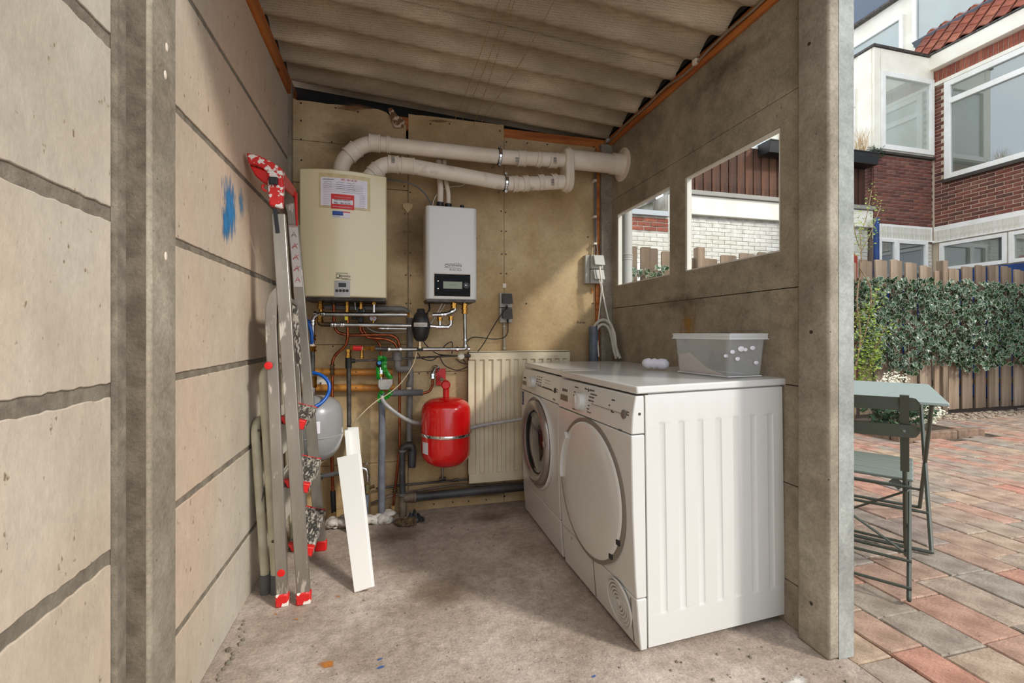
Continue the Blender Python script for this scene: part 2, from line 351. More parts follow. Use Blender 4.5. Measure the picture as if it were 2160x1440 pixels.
for a, b_, z0, z1 in ((1.24, 2.67, 1.181, WZ0), (1.24, 2.67, WZ1, 1.859), (1.24, W2[0], WZ0, WZ1), (W2[1], W1[0], WZ0, WZ1), (W1[1], 2.67, WZ0, WZ1)):
    wp.box((1.335, a, z0), (1.372, b_, z1))
wp.build('concrete_panel', wallR, wall_right)
back_core = MB().box((1.3735, 1.24, 0), (1.40, 2.67, 1.18)).box((1.3735, 1.24, 1.86), (1.40, 2.67, 2.235)).build('backing', postG, wall_right)
rw = pmat('white_frame_paint', (214, 210, 200), rough=.6)
for i, (a, b_) in enumerate((W1, W2)):
    wn = MB()
    t = .010
    wn.box((1.340, a, WZ0), (1.364, a+t, WZ1)).box((1.340, b_-t, WZ0), (1.364, b_, WZ1)).box((1.340, a+t, WZ0), (1.364, b_-t, WZ0+t*.7)).box((1.340, a+t, WZ1-t*.7), (1.364, b_-t, WZ1))
    wo_ = wn.build('window_%d' % (i+1), rw, kind='structure')
    MB().box((1.350, a+t, WZ0+.007), (1.354, b_-t, WZ1-.007)).build('pane', glassW, wo_, smooth=False)
post(1.306, 1.404, 1.125, 1.24, 2.62, 'trim_3', postM)
MB().box((1.345, 1.1235, 0), (1.4045, 1.1249, 2.62)).build('trim_4', postG, kind='structure', smooth=False)
post(1.262, 1.345, 2.64, 2.70, 2.22, 'trim_5', postM)
# bolt holes in the posts
for (px, py) in ((1707, 92), (1711, 700), (1711, 1272)):
    p = PX(px, py, 1.3055); MB().cyl((1.3063, p.y, p.z), (1.3047, p.y, p.z), .006, 12).build('bolt_hole', screwM, bpy.data.objects['trim_3'])
for (px, py) in ((352, 100), (349, 158), (350, 540)):
    p = PX(px, py, -.497); MB().ball((-.497, p.y, p.z), .007, 8, sc3=(.2, 1, 1.4)).build('patch', whiteP, bpy.data.objects['trim_1'])
# back wall: dark void + boards as parts
wb = MB(); wb.box((-.62, 2.80, 0), (1.40, 2.85, 2.42)).box((1.345, 2.70, 0), (1.40, 2.80, 2.3)).box((-.62, 2.712, 0), (1.345, 2.80, 2.15)); wall_back = wb.build('wall_back', dark, kind='structure')
def bx(px): return PY(px, 600, 2.68).x
XA, XB, XC, XD = -.535, bx(861), bx(1063), 1.237
rag = lambda x0, x1, z, a: [(x0+(x1-x0)*i/14, z+R.uniform(-a, a)) for i in range(15)]
def board(x0, x1, z0, z1, y=2.68, top=None):
    b = MB(); poly = [(x0, z0), (x1, z0)]+(list(reversed(top)) if top else [(x1, z1), (x0, z1)])
    b.prism(poly, (0, y, 0), (1, 0, 0), (0, 0, 1), (0, .012, 0)); return b.build('cement_board', boardM, wall_back)
g = .0016
board(XA, XB-g, .05, .29-g); board(XA, XB-g, .29+g, .958-g); board(XA, XB-g, .958+g, 1.84-g, 2.682); board(XA, XB-g, 1.84+g, 2.07-g)
board(XA, XB-.012, 2.07+g, 2.28, 2.681, top=[(XA, 2.295)]+rag(XA+.02, XB-.16, 2.285, .003)+[(XB-.12, 2.275), (XB-.06, 2.22), (XB-.012, 2.215)])
board(XB+g, XC-g, .05, .798-g, 2.682); board(XB+g, XC-g, .798+g, 2.28, 2.676, top=rag(XB+g, XC-g, 2.278, .002))
board(XC+g, XD, .07, 2.205, 2.68, top=rag(XC+g, XD, 2.205, .001)); board(XC+g, XD+.1, .0, .066, 2.682); board(XA, XC-g, .0, .048, 2.681)
sc_ = MB()
def screw(px, py, dy=.0): p = PY(px, py, 2.68); sc_.cyl((p.x, 2.6795-dy, p.z), (p.x, 2.6745-dy, p.z), .0042, 8)
for px, py in ((635, 218), (635, 255), (635, 294), (636, 338), (708, 228), (755, 237), (853, 393), (865, 406), (854, 451), (853, 489), (864, 489), (855, 534), (865, 534), (856, 580), (866, 581), (857, 640), (866, 640),
               (1057, 446), (1066, 448), (1057, 488), (1067, 488), (1058, 536), (1067, 536), (1056, 577), (1068, 577), (908, 262), (948, 262), (1054, 277), (1068, 300), (1154, 305), (1112, 302), (1252, 310),
               (700, 300), (884, 787), (902, 786), (960, 787), (702, 730), (1250, 640), (1240, 500), (1110, 640), (915, 1062), (955, 1058), (988, 1056), (1025, 1053), (1064, 1046)): screw(px, py, .003 if 862 < px < 1062 else 0)
tagit(sc_.build('screw_heads', screwM, wall_back), kind='stuff')
stain = smear_mat('board_stain', (120, 82, 44), .38, 4, (1, 2, 1), .8)
darkB = smear_mat('board_dark_patch', (110, 86, 56), .42, 3, (1, 2, 1), .6, lo=.35, hi=.95)  # broad soft brown patches, darkening the left and lower boards
for px, py, wd, ht, m in ((750, 228, .5, .12, stain), (930, 256, .35, .05, stain), (780, 700, .8, .9, darkB), (860, 930, .9, .5, darkB), (740, 300, .6, .4, darkB), (870, 500, .6, .8, darkB), (1040, 1040, .6, .1, darkB), (930, 880, .4, .4, darkB), (1249, 612, .06, .12, rustS)):
    p = PY(px, py, 2.674); smear('board_mark', p, (1, 0, 0), (0, 0, 1), wd, ht, m, wall_back, .0005+R.random()*.001)
inkM = pmat('pencil', (70, 60, 50), rough=.8)
p = PY(1227, 682, 2.679); text('Kamp-', .024, p, (1, 0, 0), (0, 0, 1), inkM, wall_back, sx=1)
# torn flap of board
p = PY(838, 252, 2.66)
MB().prism([(-.05, .05), (-.03, .055), (.0, .02), (.04, .0), (.035, -.04), (-.015, -.045), (-.03, -.01)], p, (1, 0, 0), (0, -.2, 1), (0, -.006, 0)).build('torn_board_flap', pmat('torn_board', (196, 174, 146), (110, 76, 48), scale=30, rough=.9, lo=.45, hi=.5), wall_back)
# timber behind the boards
MB().box((-.55, 2.682, 2.19), (1.335, 2.708, 2.262)).build('trim_6', woodO, kind='structure', bevel=.003)
MB().box((1.238, 2.664, .0), (1.262, 2.70, 2.20)).build('trim_7', woodO, kind='structure', bevel=.002)
# wall plates under the roof sheets
MB().box((-.60, .95, 2.292), (-.536, 2.80, 2.375)).build('trim_8', woodO, kind='structure', bevel=.003)
MB().box((1.322, 1.0, 2.237), (1.39, 2.70, 2.285)).box((1.316, 1.24, 2.212), (1.3345, 2.70, 2.2368)).build('trim_9', woodO, kind='structure', bevel=.003)
# corrugated roof sheets (run left to right, fall to the right)
ceiling = thing('ceiling', None, None, (0.4, 2, 2.35), kind='structure')
PITCH = .177; AMP = .0245
def zroof(x, y):
    return 2.405-.0655*(x+.55)+AMP*math.cos(2*math.pi*(y-1.52)/PITCH)
def sheet(y0, y1, dz):
    b = MB(); nu, nv = 24, int((y1-y0)/PITCH*14)
    def f(u, v): x = -.66+u*2.14; y = y0+(y1-y0)*v; return V((x, y, zroof(x, y)+dz))
    def f2(u, v): x = -.66+u*2.14; y = y0+(y1-y0)*v; return V((x, y, zroof(x, y)+dz+.006))
    b.grid(f, nu, nv); b.grid(f2, nu, nv)
    k = (nu+1)*(nv+1); rim = [i for i in range(nu+1)]+[j*(nu+1)+nu for j in range(1, nv+1)]+[nv*(nu+1)+i for i in range(nu-1, -1, -1)]+[j*(nu+1) for j in range(nv-1, 0, -1)]
    b.f += [(rim[i], rim[(i+1) % len(rim)], rim[(i+1) % len(rim)]+k, rim[i]+k) for i in range(len(rim))]; b.m += [0]*len(rim)
    return b.build('corrugated_sheet', ROOFX, ceiling, angle=60)
# honeycomb embossing of the sheets as fine relief
ROOFX = bpy.data.materials.new('roof_sheet_embossed'); ROOFX.use_nodes = True
t = ROOFX.node_tree; N = t.nodes; L = t.links; b = N['Principled BSDF']; b.inputs['Roughness'].default_value = .85
ge = N.new('ShaderNodeNewGeometry'); vo = N.new('ShaderNodeTexVoronoi'); vo.inputs['Scale'].default_value = 175; vo.inputs['Randomness'].default_value = .25
L.new(ge.outputs['Position'], vo.inputs['Vector'])
bp = N.new('ShaderNodeBump'); bp.inputs['Strength'].default_value = .8; bp.inputs['Distance'].default_value = .0022; bp.invert = True
L.new(vo.outputs['Distance'], bp.inputs['Height']); L.new(bp.outputs['Normal'], b.inputs['Normal'])
n1 = N.new('ShaderNodeTexNoise'); n1.inputs['Scale'].default_value = 3.2; n1.inputs['Detail'].default_value = 8
mpg = N.new('ShaderNodeMapping'); mpg.inputs['Scale'].default_value = (.7, 2, 1); L.new(ge.outputs['Position'], mpg.inputs['Vector']); L.new(mpg.outputs[0], n1.inputs['Vector'])
rr = N.new('ShaderNodeValToRGB'); e = rr.color_ramp.elements; e[0].position = .35; e[0].color = (*lin((162, 144, 120)), 1); e[1].position = .68; e[1].color = (*lin((222, 202, 172)), 1); x = e.new(.52); x.color = (*lin((188, 170, 144)), 1)
L.new(n1.outputs['Fac'], rr.inputs['Fac'])
mx = N.new('ShaderNodeMix'); mx.data_type = 'RGBA'; mx.blend_type = 'MULTIPLY'; mr = N.new('ShaderNodeMapRange'); L.new(vo.outputs['Distance'], mr.inputs[0]); mr.inputs[1].default_value = .3; mr.inputs[2].default_value = .75; mr.inputs[4].default_value = .55
L.new(mr.outputs[0], mx.inputs[0]); L.new(rr.outputs[0], mx.inputs[6]); mx.inputs[7].default_value = (.25, .22, .19, 1); L.new(mx.outputs[2], b.inputs['Base Color'])
sheet(.95, 1.91, 0); sheet(1.86, 2.84, .0065)
# ================================================================ OUTDOORS
soil = pmat('soil', (78, 62, 48), (52, 40, 30), scale=20, rough=.95, bump=.6, bscale=60)
jointM = pmat('paver_joint_sand', (92, 78, 66), (66, 56, 46), scale=30, rough=.95, bump=.5, bscale=120)
gr = MB().box((1.38, -3, -.25), (13, 12, -.022)).build('ground', jointM, kind='structure')
gr2 = MB().box((-6, 2.76, -.25), (1.38, 12, -.022)).build('ground_behind', jointM, kind='structure'); gr2.name = 'ground'
paving = thing('paving', None, None, (4, 2, 0), kind='structure')
paverM = pmat('paver', (238, 234, 228), (190, 182, 174), scale=11, detail=8, rough=.85, bump=.7, bscale=90, bdist=.004, speck=(120, 104, 92), speck_scale=70, speck_at=.66, grain=.3, gscale=110,
              rnd=[(196, 144, 124), (186, 166, 148), (166, 158, 148), (198, 158, 138), (180, 162, 148), (200, 176, 152), (160, 154, 148), (204, 148, 128), (188, 160, 142), (176, 156, 142)])
def rect_mesh(name, mat, wx, wy, h, ch):
    b = MB(); x, y = wx/2, wy/2
    lo_ = [(-x, -y, -h), (x, -y, -h), (x, y, -h), (-x, y, -h)]; mid = [(a, c, -ch) for a, c, _ in lo_]; up = [(a-math.copysign(ch, a), c-math.copysign(ch, c), 0) for a, c, _ in lo_]
    b.add(lo_+mid+up, [(0, 1, 5, 4), (1, 2, 6, 5), (2, 3, 7, 6), (3, 0, 4, 7), (4, 5, 9, 8), (5, 6, 10, 9), (6, 7, 11, 10), (7, 4, 8, 11), (8, 9, 10, 11)])
    return b.mesh(name, mat, smooth=False)
PVM = {}
rows = []; x = 1.384
while x < 9.2:
    wx = R.choice([.15, .2, .15, .2]); y = -.2-R.random()*.3
    while y < 4.1:
        ly = R.choice([.2, .2, .3, .25]); rows.append((x+wx/2, y+ly/2, wx, ly)); y += ly
    x += wx
def inview(x, y):
    d = V((x, y, 0))-EYE; f = d.x*SN+d.y*CS; u = (d.x*CS-d.y*SN)/max(f, .01)
    return f > 1.1 and .62 < u < 1.25
BED = (4.68, 5.78, 3.30, 4.2)
rows = [r for r in rows if not (BED[0]-.08 < r[0] < BED[1]+.02 and r[1] > BED[2]-.05)]
vis = sorted([r for r in rows if inview(r[0], r[1])], key=lambda r: r[0]**2+r[1]**2); seen = set(vis[:300])
rest = MB()
for r in rows:
    wx, ly = r[2]-.005, r[3]-.005; dz = R.uniform(-.003, .002)
    if r in seen:
        key = (wx, ly)
        if key not in PVM: PVM[key] = rect_mesh('paver', paverM, wx, ly, .04, .004)
        o = link('paver', PVM[key], paving); o.location = V((r[0], r[1], dz-.004))-paving.location
        o.rotation_euler = (R.uniform(-.006, .006), R.uniform(-.006, .006), R.uniform(-.012, .012))
    else: rest.box((r[0]-wx/2, r[1]-ly/2, -.04), (r[0]+wx/2, r[1]+ly/2, dz-.004))
tagit(rest.build('paver_field', pmat('paver_far', (166, 144, 128), (150, 124, 106), scale=5, rough=.85, world=True), paving), kind='stuff')
# planting bed
kerbM = pmat('kerb_block', (138, 112, 92), (104, 84, 68), scale=16, rough=.9, bump=.5, bscale=70, bdist=.004)
bed = thing('planting_bed', 'planting bed cut into the paving, edged with brown kerb blocks', 'planting bed', (5.2, 3.8, 0))
MB().box((BED[0], BED[2], -.2), (BED[1]+.02, 4.2, -.014)).build('soil', soil, bed)
for k in range(3): MB().box((BED[0]+.385*k-.07, BED[2]-.05, -.06), (BED[0]+.385*k+.31, BED[2]+.03, .058+.004*k)).build('kerb_block', kerbM, bed, bevel=.012)
for k in range(3): MB().box((BED[0]-.07, BED[2]+.045+.31*k, -.06), (BED[0]+.0, BED[2]+.345+.31*k, .055)).build('kerb_block', kerbM, bed, bevel=.012)
k2 = thing('kerb', 'low brown kerb block at the foot of the fence, at the right edge of the photo', 'kerb', (8.6, 4.0, 0))
for k in range(3): MB().box((7.95+.42*k, 3.92, -.03), (8.36+.42*k, 4.02, .075)).build('kerb_block', kerbM, k2, bevel=.012)
pb = MB()
for k in range(420):
    pb.ball((R.uniform(5.9, 8.0), R.uniform(3.9, 4.2), R.uniform(-.012, .006)), R.uniform(.010, .024), 6, sc3=(1.3, 1, .6))
pb.build('pebbles', pmat('pale_pebbles', (178, 162, 142), (120, 104, 88), scale=25, rough=.85), label='strip of pale pebbles and litter along the foot of the fence', cat='pebbles', kind='stuff')
# fence --------------------------------------------------------------------
FY = 4.27
fence = thing('fence', 'weathered wooden board fence with arched tops behind the ivy screen', 'fence', (5.5, FY, 0))
slatM = pmat('weathered_fence_wood', (172, 156, 138), (138, 122, 104), (120, 104, 88), scale=12, detail=8, rough=.85, stretch=(1, 1, .12), bump=.3, bscale=60, speck=(84, 70, 56), speck_scale=24, speck_at=.72, rnd=[(255, 250, 244), (214, 206, 196), (196, 186, 176), (238, 226, 214)])
slatL = pmat('brown_fence_wood', (128, 100, 80), (104, 80, 62), scale=12, detail=8, rough=.85, stretch=(1, 1, .12), rnd=[(255, 250, 244), (224, 214, 200), (200, 186, 170)])
def slat(x, wd, z1, y, th=.018):
    b = MB(); poly = [(0, .04), (wd, .04), (wd, z1-.012), (wd-.012, z1), (.012, z1), (0, z1-.012)]
    b.prism(poly, (x, y, 0), (1, 0, 0), (0, 0, 1), (0, th, 0)); return b
x = 2.0; posts_x = [3.2, 5.0-.02, 6.80, 8.6]
while x < 9.6:
    ctr = min((abs(x+.1-(p-.9)), p-.9) for p in posts_x+[10.4])[1]
    z = 1.93-.13*min(1, abs((x+.1-ctr)/.9))**2
    slat(x, .118, z+R.uniform(-.008, .008), FY).build('fence_board', slatM, fence, smooth=False)
    slat(x+.122, .088, z+R.uniform(-.012, .004), FY+.016).build('fence_board', slatM, fence, smooth=False)
    x += .245
for p in posts_x: MB().box((p-.045, FY-.03, 0), (p+.045, FY+.05, 1.95)).build('fence_post', slatM, fence, bevel=.006)
for z in (.35, 1.0, 1.62): MB().box((1.9, FY+.036, z), (9.7, FY+.07, z+.07)).build('rail', slatM, fence)
# ivy screen ------------------------------------------------------------------
ivyG = pmat('ivy_green', (40, 86, 36), (20, 52, 24), scale=18, rough=.38, rnd=[(255, 255, 255), (170, 200, 170), (220, 235, 190), (120, 150, 130)])
ivyE = pmat('ivy_pale_edge', (184, 196, 170), rough=.5)
def leaf_mesh(k):
    rr = random.Random(k); b = MB(); pts = []
    lob = [(90, 1.0), (62, .52), (38, .82), (8, .46), (-30, .74), (-62, .42), (-90, .28), (-118, .42), (-150, .74), (172, .46), (142, .82), (118, .52)]
    for a, r_ in lob:
        a = math.radians(a+rr.uniform(-7, 7)); r_ *= rr.uniform(.88, 1.12); pts.append((math.cos(a)*r_, math.sin(a)*r_))
    zf = lambda x, y: -.25*abs(x)+.18*y*y
    n = len(pts); out = [(x*.052, zf(x, y)*.05, y*.052) for x, y in pts]; inn = [(x*.91*.052, zf(x*.91, y*.91)*.05-.001, y*.91*.052) for x, y in pts]
    b.add(out+inn+[(0, -.003, 0)], [(n+i, n+(i+1) % n, 2*n) for i in range(n)], 0)
    b.f += [(i, (i+1) % n, n+(i+1) % n, n+i) for i in range(n)]; b.m += [1]*n
    return b
LV = [leaf_mesh(k) for k in range(6)]; LM = [b.mesh('leaf', [ivyG, ivyE], smooth=False) for b in LV]
ivy = thing('ivy_screen', 'dense green ivy screen with white-edged leaves hung across the wooden fence', 'ivy', (6, 4.15, 0.6))
stm = MB()
for k in range(46):
    x0 = 4.9+k*.095; stm.tube(spl([(x0, FY-.02, .62), (x0+R.uniform(-.1, .1), FY-.05, 1.0), (x0+R.uniform(-.1, .1), FY-.03, 1.35), (x0, FY-.05, 1.66)], 3), .005, 4)
tagit(stm.build('twigs', pmat('ivy_twig', (84, 60, 44), rough=.9), ivy), kind='stuff')
lm = MB(); nl = 0
def leaf_tf():
    return Matrix.Rotation(R.uniform(-.9, .9), 4, 'Z') @ Matrix.Rotation(R.uniform(-.7, .5), 4, 'X') @ Matrix.Rotation(math.pi+R.uniform(-1.1, 1.1), 4, 'Y') @ Matrix.Scale(R.uniform(.65, 1.15), 4)
for k in range(3700):
    big = k < 300; x = R.uniform(5.3, 8.5) if (big or k < 2800) else R.uniform(2.1, 5.3)
    zb = .60+.06*math.sin(x*5)+.03*math.sin(x*13)
    z = zb+(1.68-zb)*R.random(); y = FY-R.uniform(.10, .19) if big else FY-R.uniform(.03, .15)
    M = Matrix.Translation((x, y, z)) @ leaf_tf()
    if big: o = link('leaf', LM[k % 6], ivy, Matrix.Translation(-ivy.location) @ M)
    else:
        b = LV[k % 6]; n0 = len(lm.v); lm.v += [M @ p for p in b.v]; lm.f += [tuple(i+n0 for i in f) for f in b.f]; lm.m += b.m
for k in range(60):
    x = R.uniform(2.2, 4.0); M = Matrix.Translation((x, FY-R.uniform(.08, .16), 1.58+R.uniform(0, .12))) @ leaf_tf(); b = LV[k % 6]
    n0 = len(lm.v); lm.v += [M @ p for p in b.v]; lm.f += [tuple(i+n0 for i in f) for f in b.f]; lm.m += b.m
tagit(lm.build('foliage', [ivyG, ivyE], ivy, smooth=False), kind='stuff')
# shrub with white flowers in the bed, and the sapling
def foliage(n, cen, rad, size, seed=1, up=.3, shell=False):
    rr = random.Random(seed); b = MB()
    for k in range(n):
        d = V((rr.gauss(0, 1), rr.gauss(0, 1), rr.gauss(0, 1))).normalized()*(rr.random()**(.33 if not shell else .1)); p = V(cen)+V((d.x*rad[0], d.y*rad[1], d.z*rad[2]))
        a = V((rr.uniform(-1, 1), rr.uniform(-1, 1), rr.uniform(-.3, 1))).normalized(); c = a.orthogonal().normalized(); s_ = size*rr.uniform(.7, 1.3)
        b.add([p, p+a*s_*.5+c*s_*.28, p+a*s_, p+a*s_*.5-c*s_*.28], [(0, 1, 2, 3)])
    return b
shr = thing('flowering_shrub', 'low dark green shrub with clusters of white flowers in the planting bed', 'shrub', (5.25, 3.75, 0))
st = MB()
for k in range(9):
    a = k*.7; st.tube(spl([(5.25, 3.75, -.02), (5.25+.1*math.cos(a), 3.75+.1*math.sin(a), .18), (5.25+.26*math.cos(a), 3.75+.22*math.sin(a), .38)], 3), .006, 5)
st.build('stems', pmat('green_stem', (92, 84, 56), rough=.8), shr)
tagit(foliage(520, (5.25, 3.72, .20), (.40, .30, .22), .07, 3).build('leaves', pmat('shrub_green', (58, 88, 52), (34, 56, 34), scale=14, rough=.5), shr, smooth=False), kind='stuff')
wf = MB()
for cx, cy, cz, rr_ in ((5.0, 3.62, .50, .10), (5.16, 3.66, .55, .11), (5.06, 3.7, .42, .08), (5.40, 3.5, .24, .13), (5.32, 3.5, .12, .09), (5.52, 3.55, .18, .09), (4.92, 3.6, .36, .07)):
    q = foliage(150, (cx, cy, cz), (rr_*1.2, rr_, rr_*.55), .024, int(cx*100)); n0 = len(wf.v); wf.v += q.v; wf.f += [tuple(i+n0 for i in f) for f in q.f]; wf.m += q.m
tagit(wf.build('blossom', pmat('white_blossom', (236, 232, 208), rough=.7), shr, smooth=False), kind='stuff')
sap = thing('sapling', 'thin bare sapling with yellow-green spring leaves growing before the ivy', 'sapling', (5.0, 3.95, 0))
barkM = pmat('pale_bark', (158, 136, 104), (120, 98, 72), scale=20, rough=.9)
sb = MB(); sb.tube(spl([(4.98, 3.98, 0), (4.94, 3.96, .5), (5.03, 3.95, .95), (4.98, 3.95, 1.4), (5.02, 3.93, 1.8), (4.98, 3.92, 2.2)], 4), [.014-.0005*i for i in range(21)], 7)
sb.tube(spl([(5.0, 3.95, .8), (5.1, 3.93, 1.1), (5.12, 3.9, 1.5), (4.95, 3.9, 1.75)], 4), .007, 6)
tw = [[(5.0, 3.93, 1.9), (5.12, 3.9, 2.15), (5.26, 3.9, 2.45)], [(4.98, 3.92, 2.1), (5.05, 3.9, 2.3), (5.1, 3.88, 2.6)], [(5.0, 3.93, 1.95), (4.9, 3.9, 2.1), (4.85, 3.9, 2.35)], [(4.98, 3.95, 1.2), (5.12, 3.9, 1.3), (5.2, 3.9, 1.5)],
      [(5.0, 3.95, .6), (5.15, 3.9, .8), (5.3, 3.88, 1.1)], [(4.96, 3.96, .4), (5.1, 3.9, .6), (5.2, 3.9, .95)], [(4.96, 3.96, .3), (4.85, 3.9, .6), (4.9, 3.9, .9)]]
for q in tw: sb.tube(spl(q, 4), .004, 5)
sb.build('trunk', barkM, sap)
sl = MB()
for q in tw:
    for p in spl(q, 5):
        f_ = foliage(9 if p.z > 1.8 else 16, p, (.09, .08, .09), .030 if p.z > 1.8 else .034, int(p.z*1000+p.x*77)); n0 = len(sl.v); sl.v += f_.v; sl.f += [tuple(i+n0 for i in f) for f in f_.f]; sl.m += f_.m
q = foliage(520, (5.08, 3.92, .85), (.22, .1, .45), .032, 9); n0 = len(sl.v); sl.v += q.v; sl.f += [tuple(i+n0 for i in f) for f in q.f]; sl.m += q.m
tagit(sl.build('leaves', pmat('spring_leaf', (150, 166, 52), (104, 130, 44), scale=20, rough=.5), sap, smooth=False), kind='stuff')
# ---------------------------------------------------------------- houses
whiteT = pmat('white_house_trim', (244, 243, 238), (234, 232, 224), scale=4, rough=.5)
creamT = pmat('cream_house_panel', (244, 240, 226), (234, 228, 210), scale=3, rough=.5)
brickM = pmat('dark_red_brick', (255, 250, 248), (200, 190, 186), scale=14, rough=.85, bump=.4, bscale=50, speck=(225, 210, 200), speck_scale=22, speck_at=.74, rnd=[(134, 84, 72), (108, 66, 58), (150, 94, 78), (122, 74, 64), (146, 104, 90), (92, 58, 52)])
brickO = pmat('orange_red_brick', (255, 250, 248), (212, 200, 196), scale=14, rough=.85, rnd=[(170, 100, 80), (150, 84, 68), (180, 110, 88)])
brickW = pmat('white_painted_brick', (236, 234, 226), (214, 210, 200), scale=9, rough=.8, bump=.3, bscale=60, speck=(150, 140, 124), speck_scale=30, speck_at=.70, rnd=[(255, 255, 255), (238, 236, 230), (246, 246, 240)])
mortH = pmat('house_mortar', (206, 188, 164), rough=.9); mortD = pmat('dark_house_mortar', (150, 132, 118), rough=.9); mortW = pmat('white_mortar', (196, 192, 182), (160, 154, 142), scale=8, rough=.9)
BM = {}
def bricks(parent, mat, o, u, n_out, length, z0, z1, ph=.0625, pl=.21, gap=.010, th=.007, cap=300, holes=(), soldier=False, proud=.012, name='brick'):
    """brick courses on the vertical plane through o along u, outward n_out; single brick objects up to cap, the rest joined"""
    u, n_out, o = V(u), V(n_out), V(o); cnt = 0; rest_ = MB(); key = (mat.name, ph, pl, th)
    if soldier: ph, pl = pl, ph
    bw, bh = pl-gap, ph-gap
    if key+(soldier,) not in BM:
        b = MB(); x, z = bw/2, bh/2; c = .0025
        fr = [(-x+c, -th, -z+c), (x-c, -th, -z+c), (x-c, -th, z-c), (-x+c, -th, z-c)]; sd_ = [(-x, -th+c, -z), (x, -th+c, -z), (x, -th+c, z), (-x, -th+c, z)]; bk = [(-x, 0, -z), (x, 0, -z), (x, 0, z), (-x, 0, z)]
        b.add(fr+sd_+bk, [(0, 1, 2, 3), (4, 5, 1, 0), (5, 6, 2, 1), (6, 7, 3, 2), (7, 4, 0, 3), (8, 9, 5, 4), (9, 10, 6, 5), (10, 11, 7, 6), (11, 8, 4, 7)])
        BM[key+(soldier,)] = b.mesh(name, mat, smooth=False)
    me = BM[key+(soldier,)]; rot = Matrix(((u.x, -n_out.x, 0), (u.y, -n_out.y, 0), (0, 0, 1))).to_4x4(); I = world_m(parent).inverted()
    r = 0; z = z0
    while z+ph <= z1+.01:
        s_ = -(pl/2)*(r % 2) if not soldier else 0
        while s_ < length-.02:
            a, b_ = max(s_, 0), min(s_+pl, length); mid = (a+b_)/2; zc = z+ph/2
            if b_-a > .03 and not any(h0 < mid < h1 and g0 < zc < g1 for h0, h1, g0, g1 in holes):
                P = o+u*mid+V((0, 0, zc))+n_out*R.uniform(-.003, .002)
                S = Matrix.Diagonal(((b_-a-gap)/bw, 1, 1, 1))
                if cnt < cap: link(name, me, parent, I @ Matrix.Translation(P) @ rot @ S); cnt += 1
                else:
                    M = Matrix.Translation(P) @ rot @ S; x, zz = bw/2, bh/2
                    rest_.box((-x, -th, -zz), (x, 0, zz), 0, M)
            s_ += pl
        z += ph; r += 1
    if rest_.v: tagit(rest_.build('brickwork', mat, parent, smooth=False), kind='stuff')
glassH = glass_mat('house_glass', (.80, .86, .88), .22)
roomM = pmat('dim_room', (44, 48, 54), (30, 33, 38), scale=2, rough=.9); curtM = pmat('net_curtain', (214, 214, 208), rough=.9)
def hwin(parent, o, u, n_out, wd, z0, z1, fr=.07, mull=(), trans=(), depth=.5, curtain=None, name='window'):
    """framed window with sash bars, pane and a dim room behind"""
    o, u, n_ = V(o), V(u), V(n_out); w_ = thing(name, None, None, o+V((0, 0, z0))-world_m(parent).translation); w_.parent = parent
    def bar(a, b_, c, d, t0=-.04, t1=.03):
        p = o+u*a+V((0, 0, c)); q = o+u*b_+V((0, 0, d)); vs = []
        for zz in (p.z, q.z):
            for uu in (a, b_):
                for t in (t0, t1): vs.append(o+u*uu+n_*t+V((0, 0, zz)))
        return vs
    def bx_(mb, a, b_, c, d, t0=-.04, t1=.03):
        vs = bar(a, b_, c, d, t0, t1); mb.add(vs, [(0, 2, 3, 1), (4, 5, 7, 6), (0, 4, 6, 2), (1, 3, 7, 5), (0, 1, 5, 4), (2, 6, 7, 3)])
    f = MB(); bx_(f, 0, fr, z0, z1); bx_(f, wd-fr, wd, z0, z1); bx_(f, fr, wd-fr, z0, z0+fr); bx_(f, fr, wd-fr, z1-fr, z1)
    for m_ in mull: bx_(f, m_-fr/2, m_+fr/2, z0+fr, z1-fr, -.03, .025)
    for t_ in trans: bx_(f, fr, wd-fr, t_-fr/2, t_+fr/2, -.03, .028)
    f.build('frame', whiteT, w_, bevel=.004)
    g_ = MB(); bx_(g_, fr, wd-fr, z0+fr, z1-fr, -.012, -.006); g_.build('pane', glassH, w_, smooth=False)
    rm = MB(); a, b_ = fr*.3, wd-fr*.3
    bx_(rm, a, b_, z0+.01, z1-.01, -depth, -depth+.02); bx_(rm, a, a+.01, z0+.01, z1-.01, -depth, -.045); bx_(rm, b_-.01, b_, z0+.01, z1-.01, -depth, -.045); bx_(rm, a, b_, z0+.01, z0+.02, -depth, -.045)
    rm.build('interior', roomM, w_, smooth=False)
    if curtain:
        c = MB(); c0, c1 = curtain
        c.grid(lambda s_, t_: o+u*(c0+(c1-c0)*s_)+n_*(-.13+.02*math.sin(s_*45))+V((0, 0, z0+fr+(z1-z0-2*fr)*t_)), 60, 1); c.build('curtain', curtM, w_)
    return w_
XW = 9.16
house = thing('brick_house', 'dark red brick house with big white windows and tiled roof edge at far right', 'house', (9.16, 5.9, 0))
hb = MB(); hb.box((9.19, 2.4, 0), (11.5, 5.9, 5.6)).box((9.19, 5.9, 0), (11.5, 8.5, 6.0)); hb.build('wall', mortH, house)
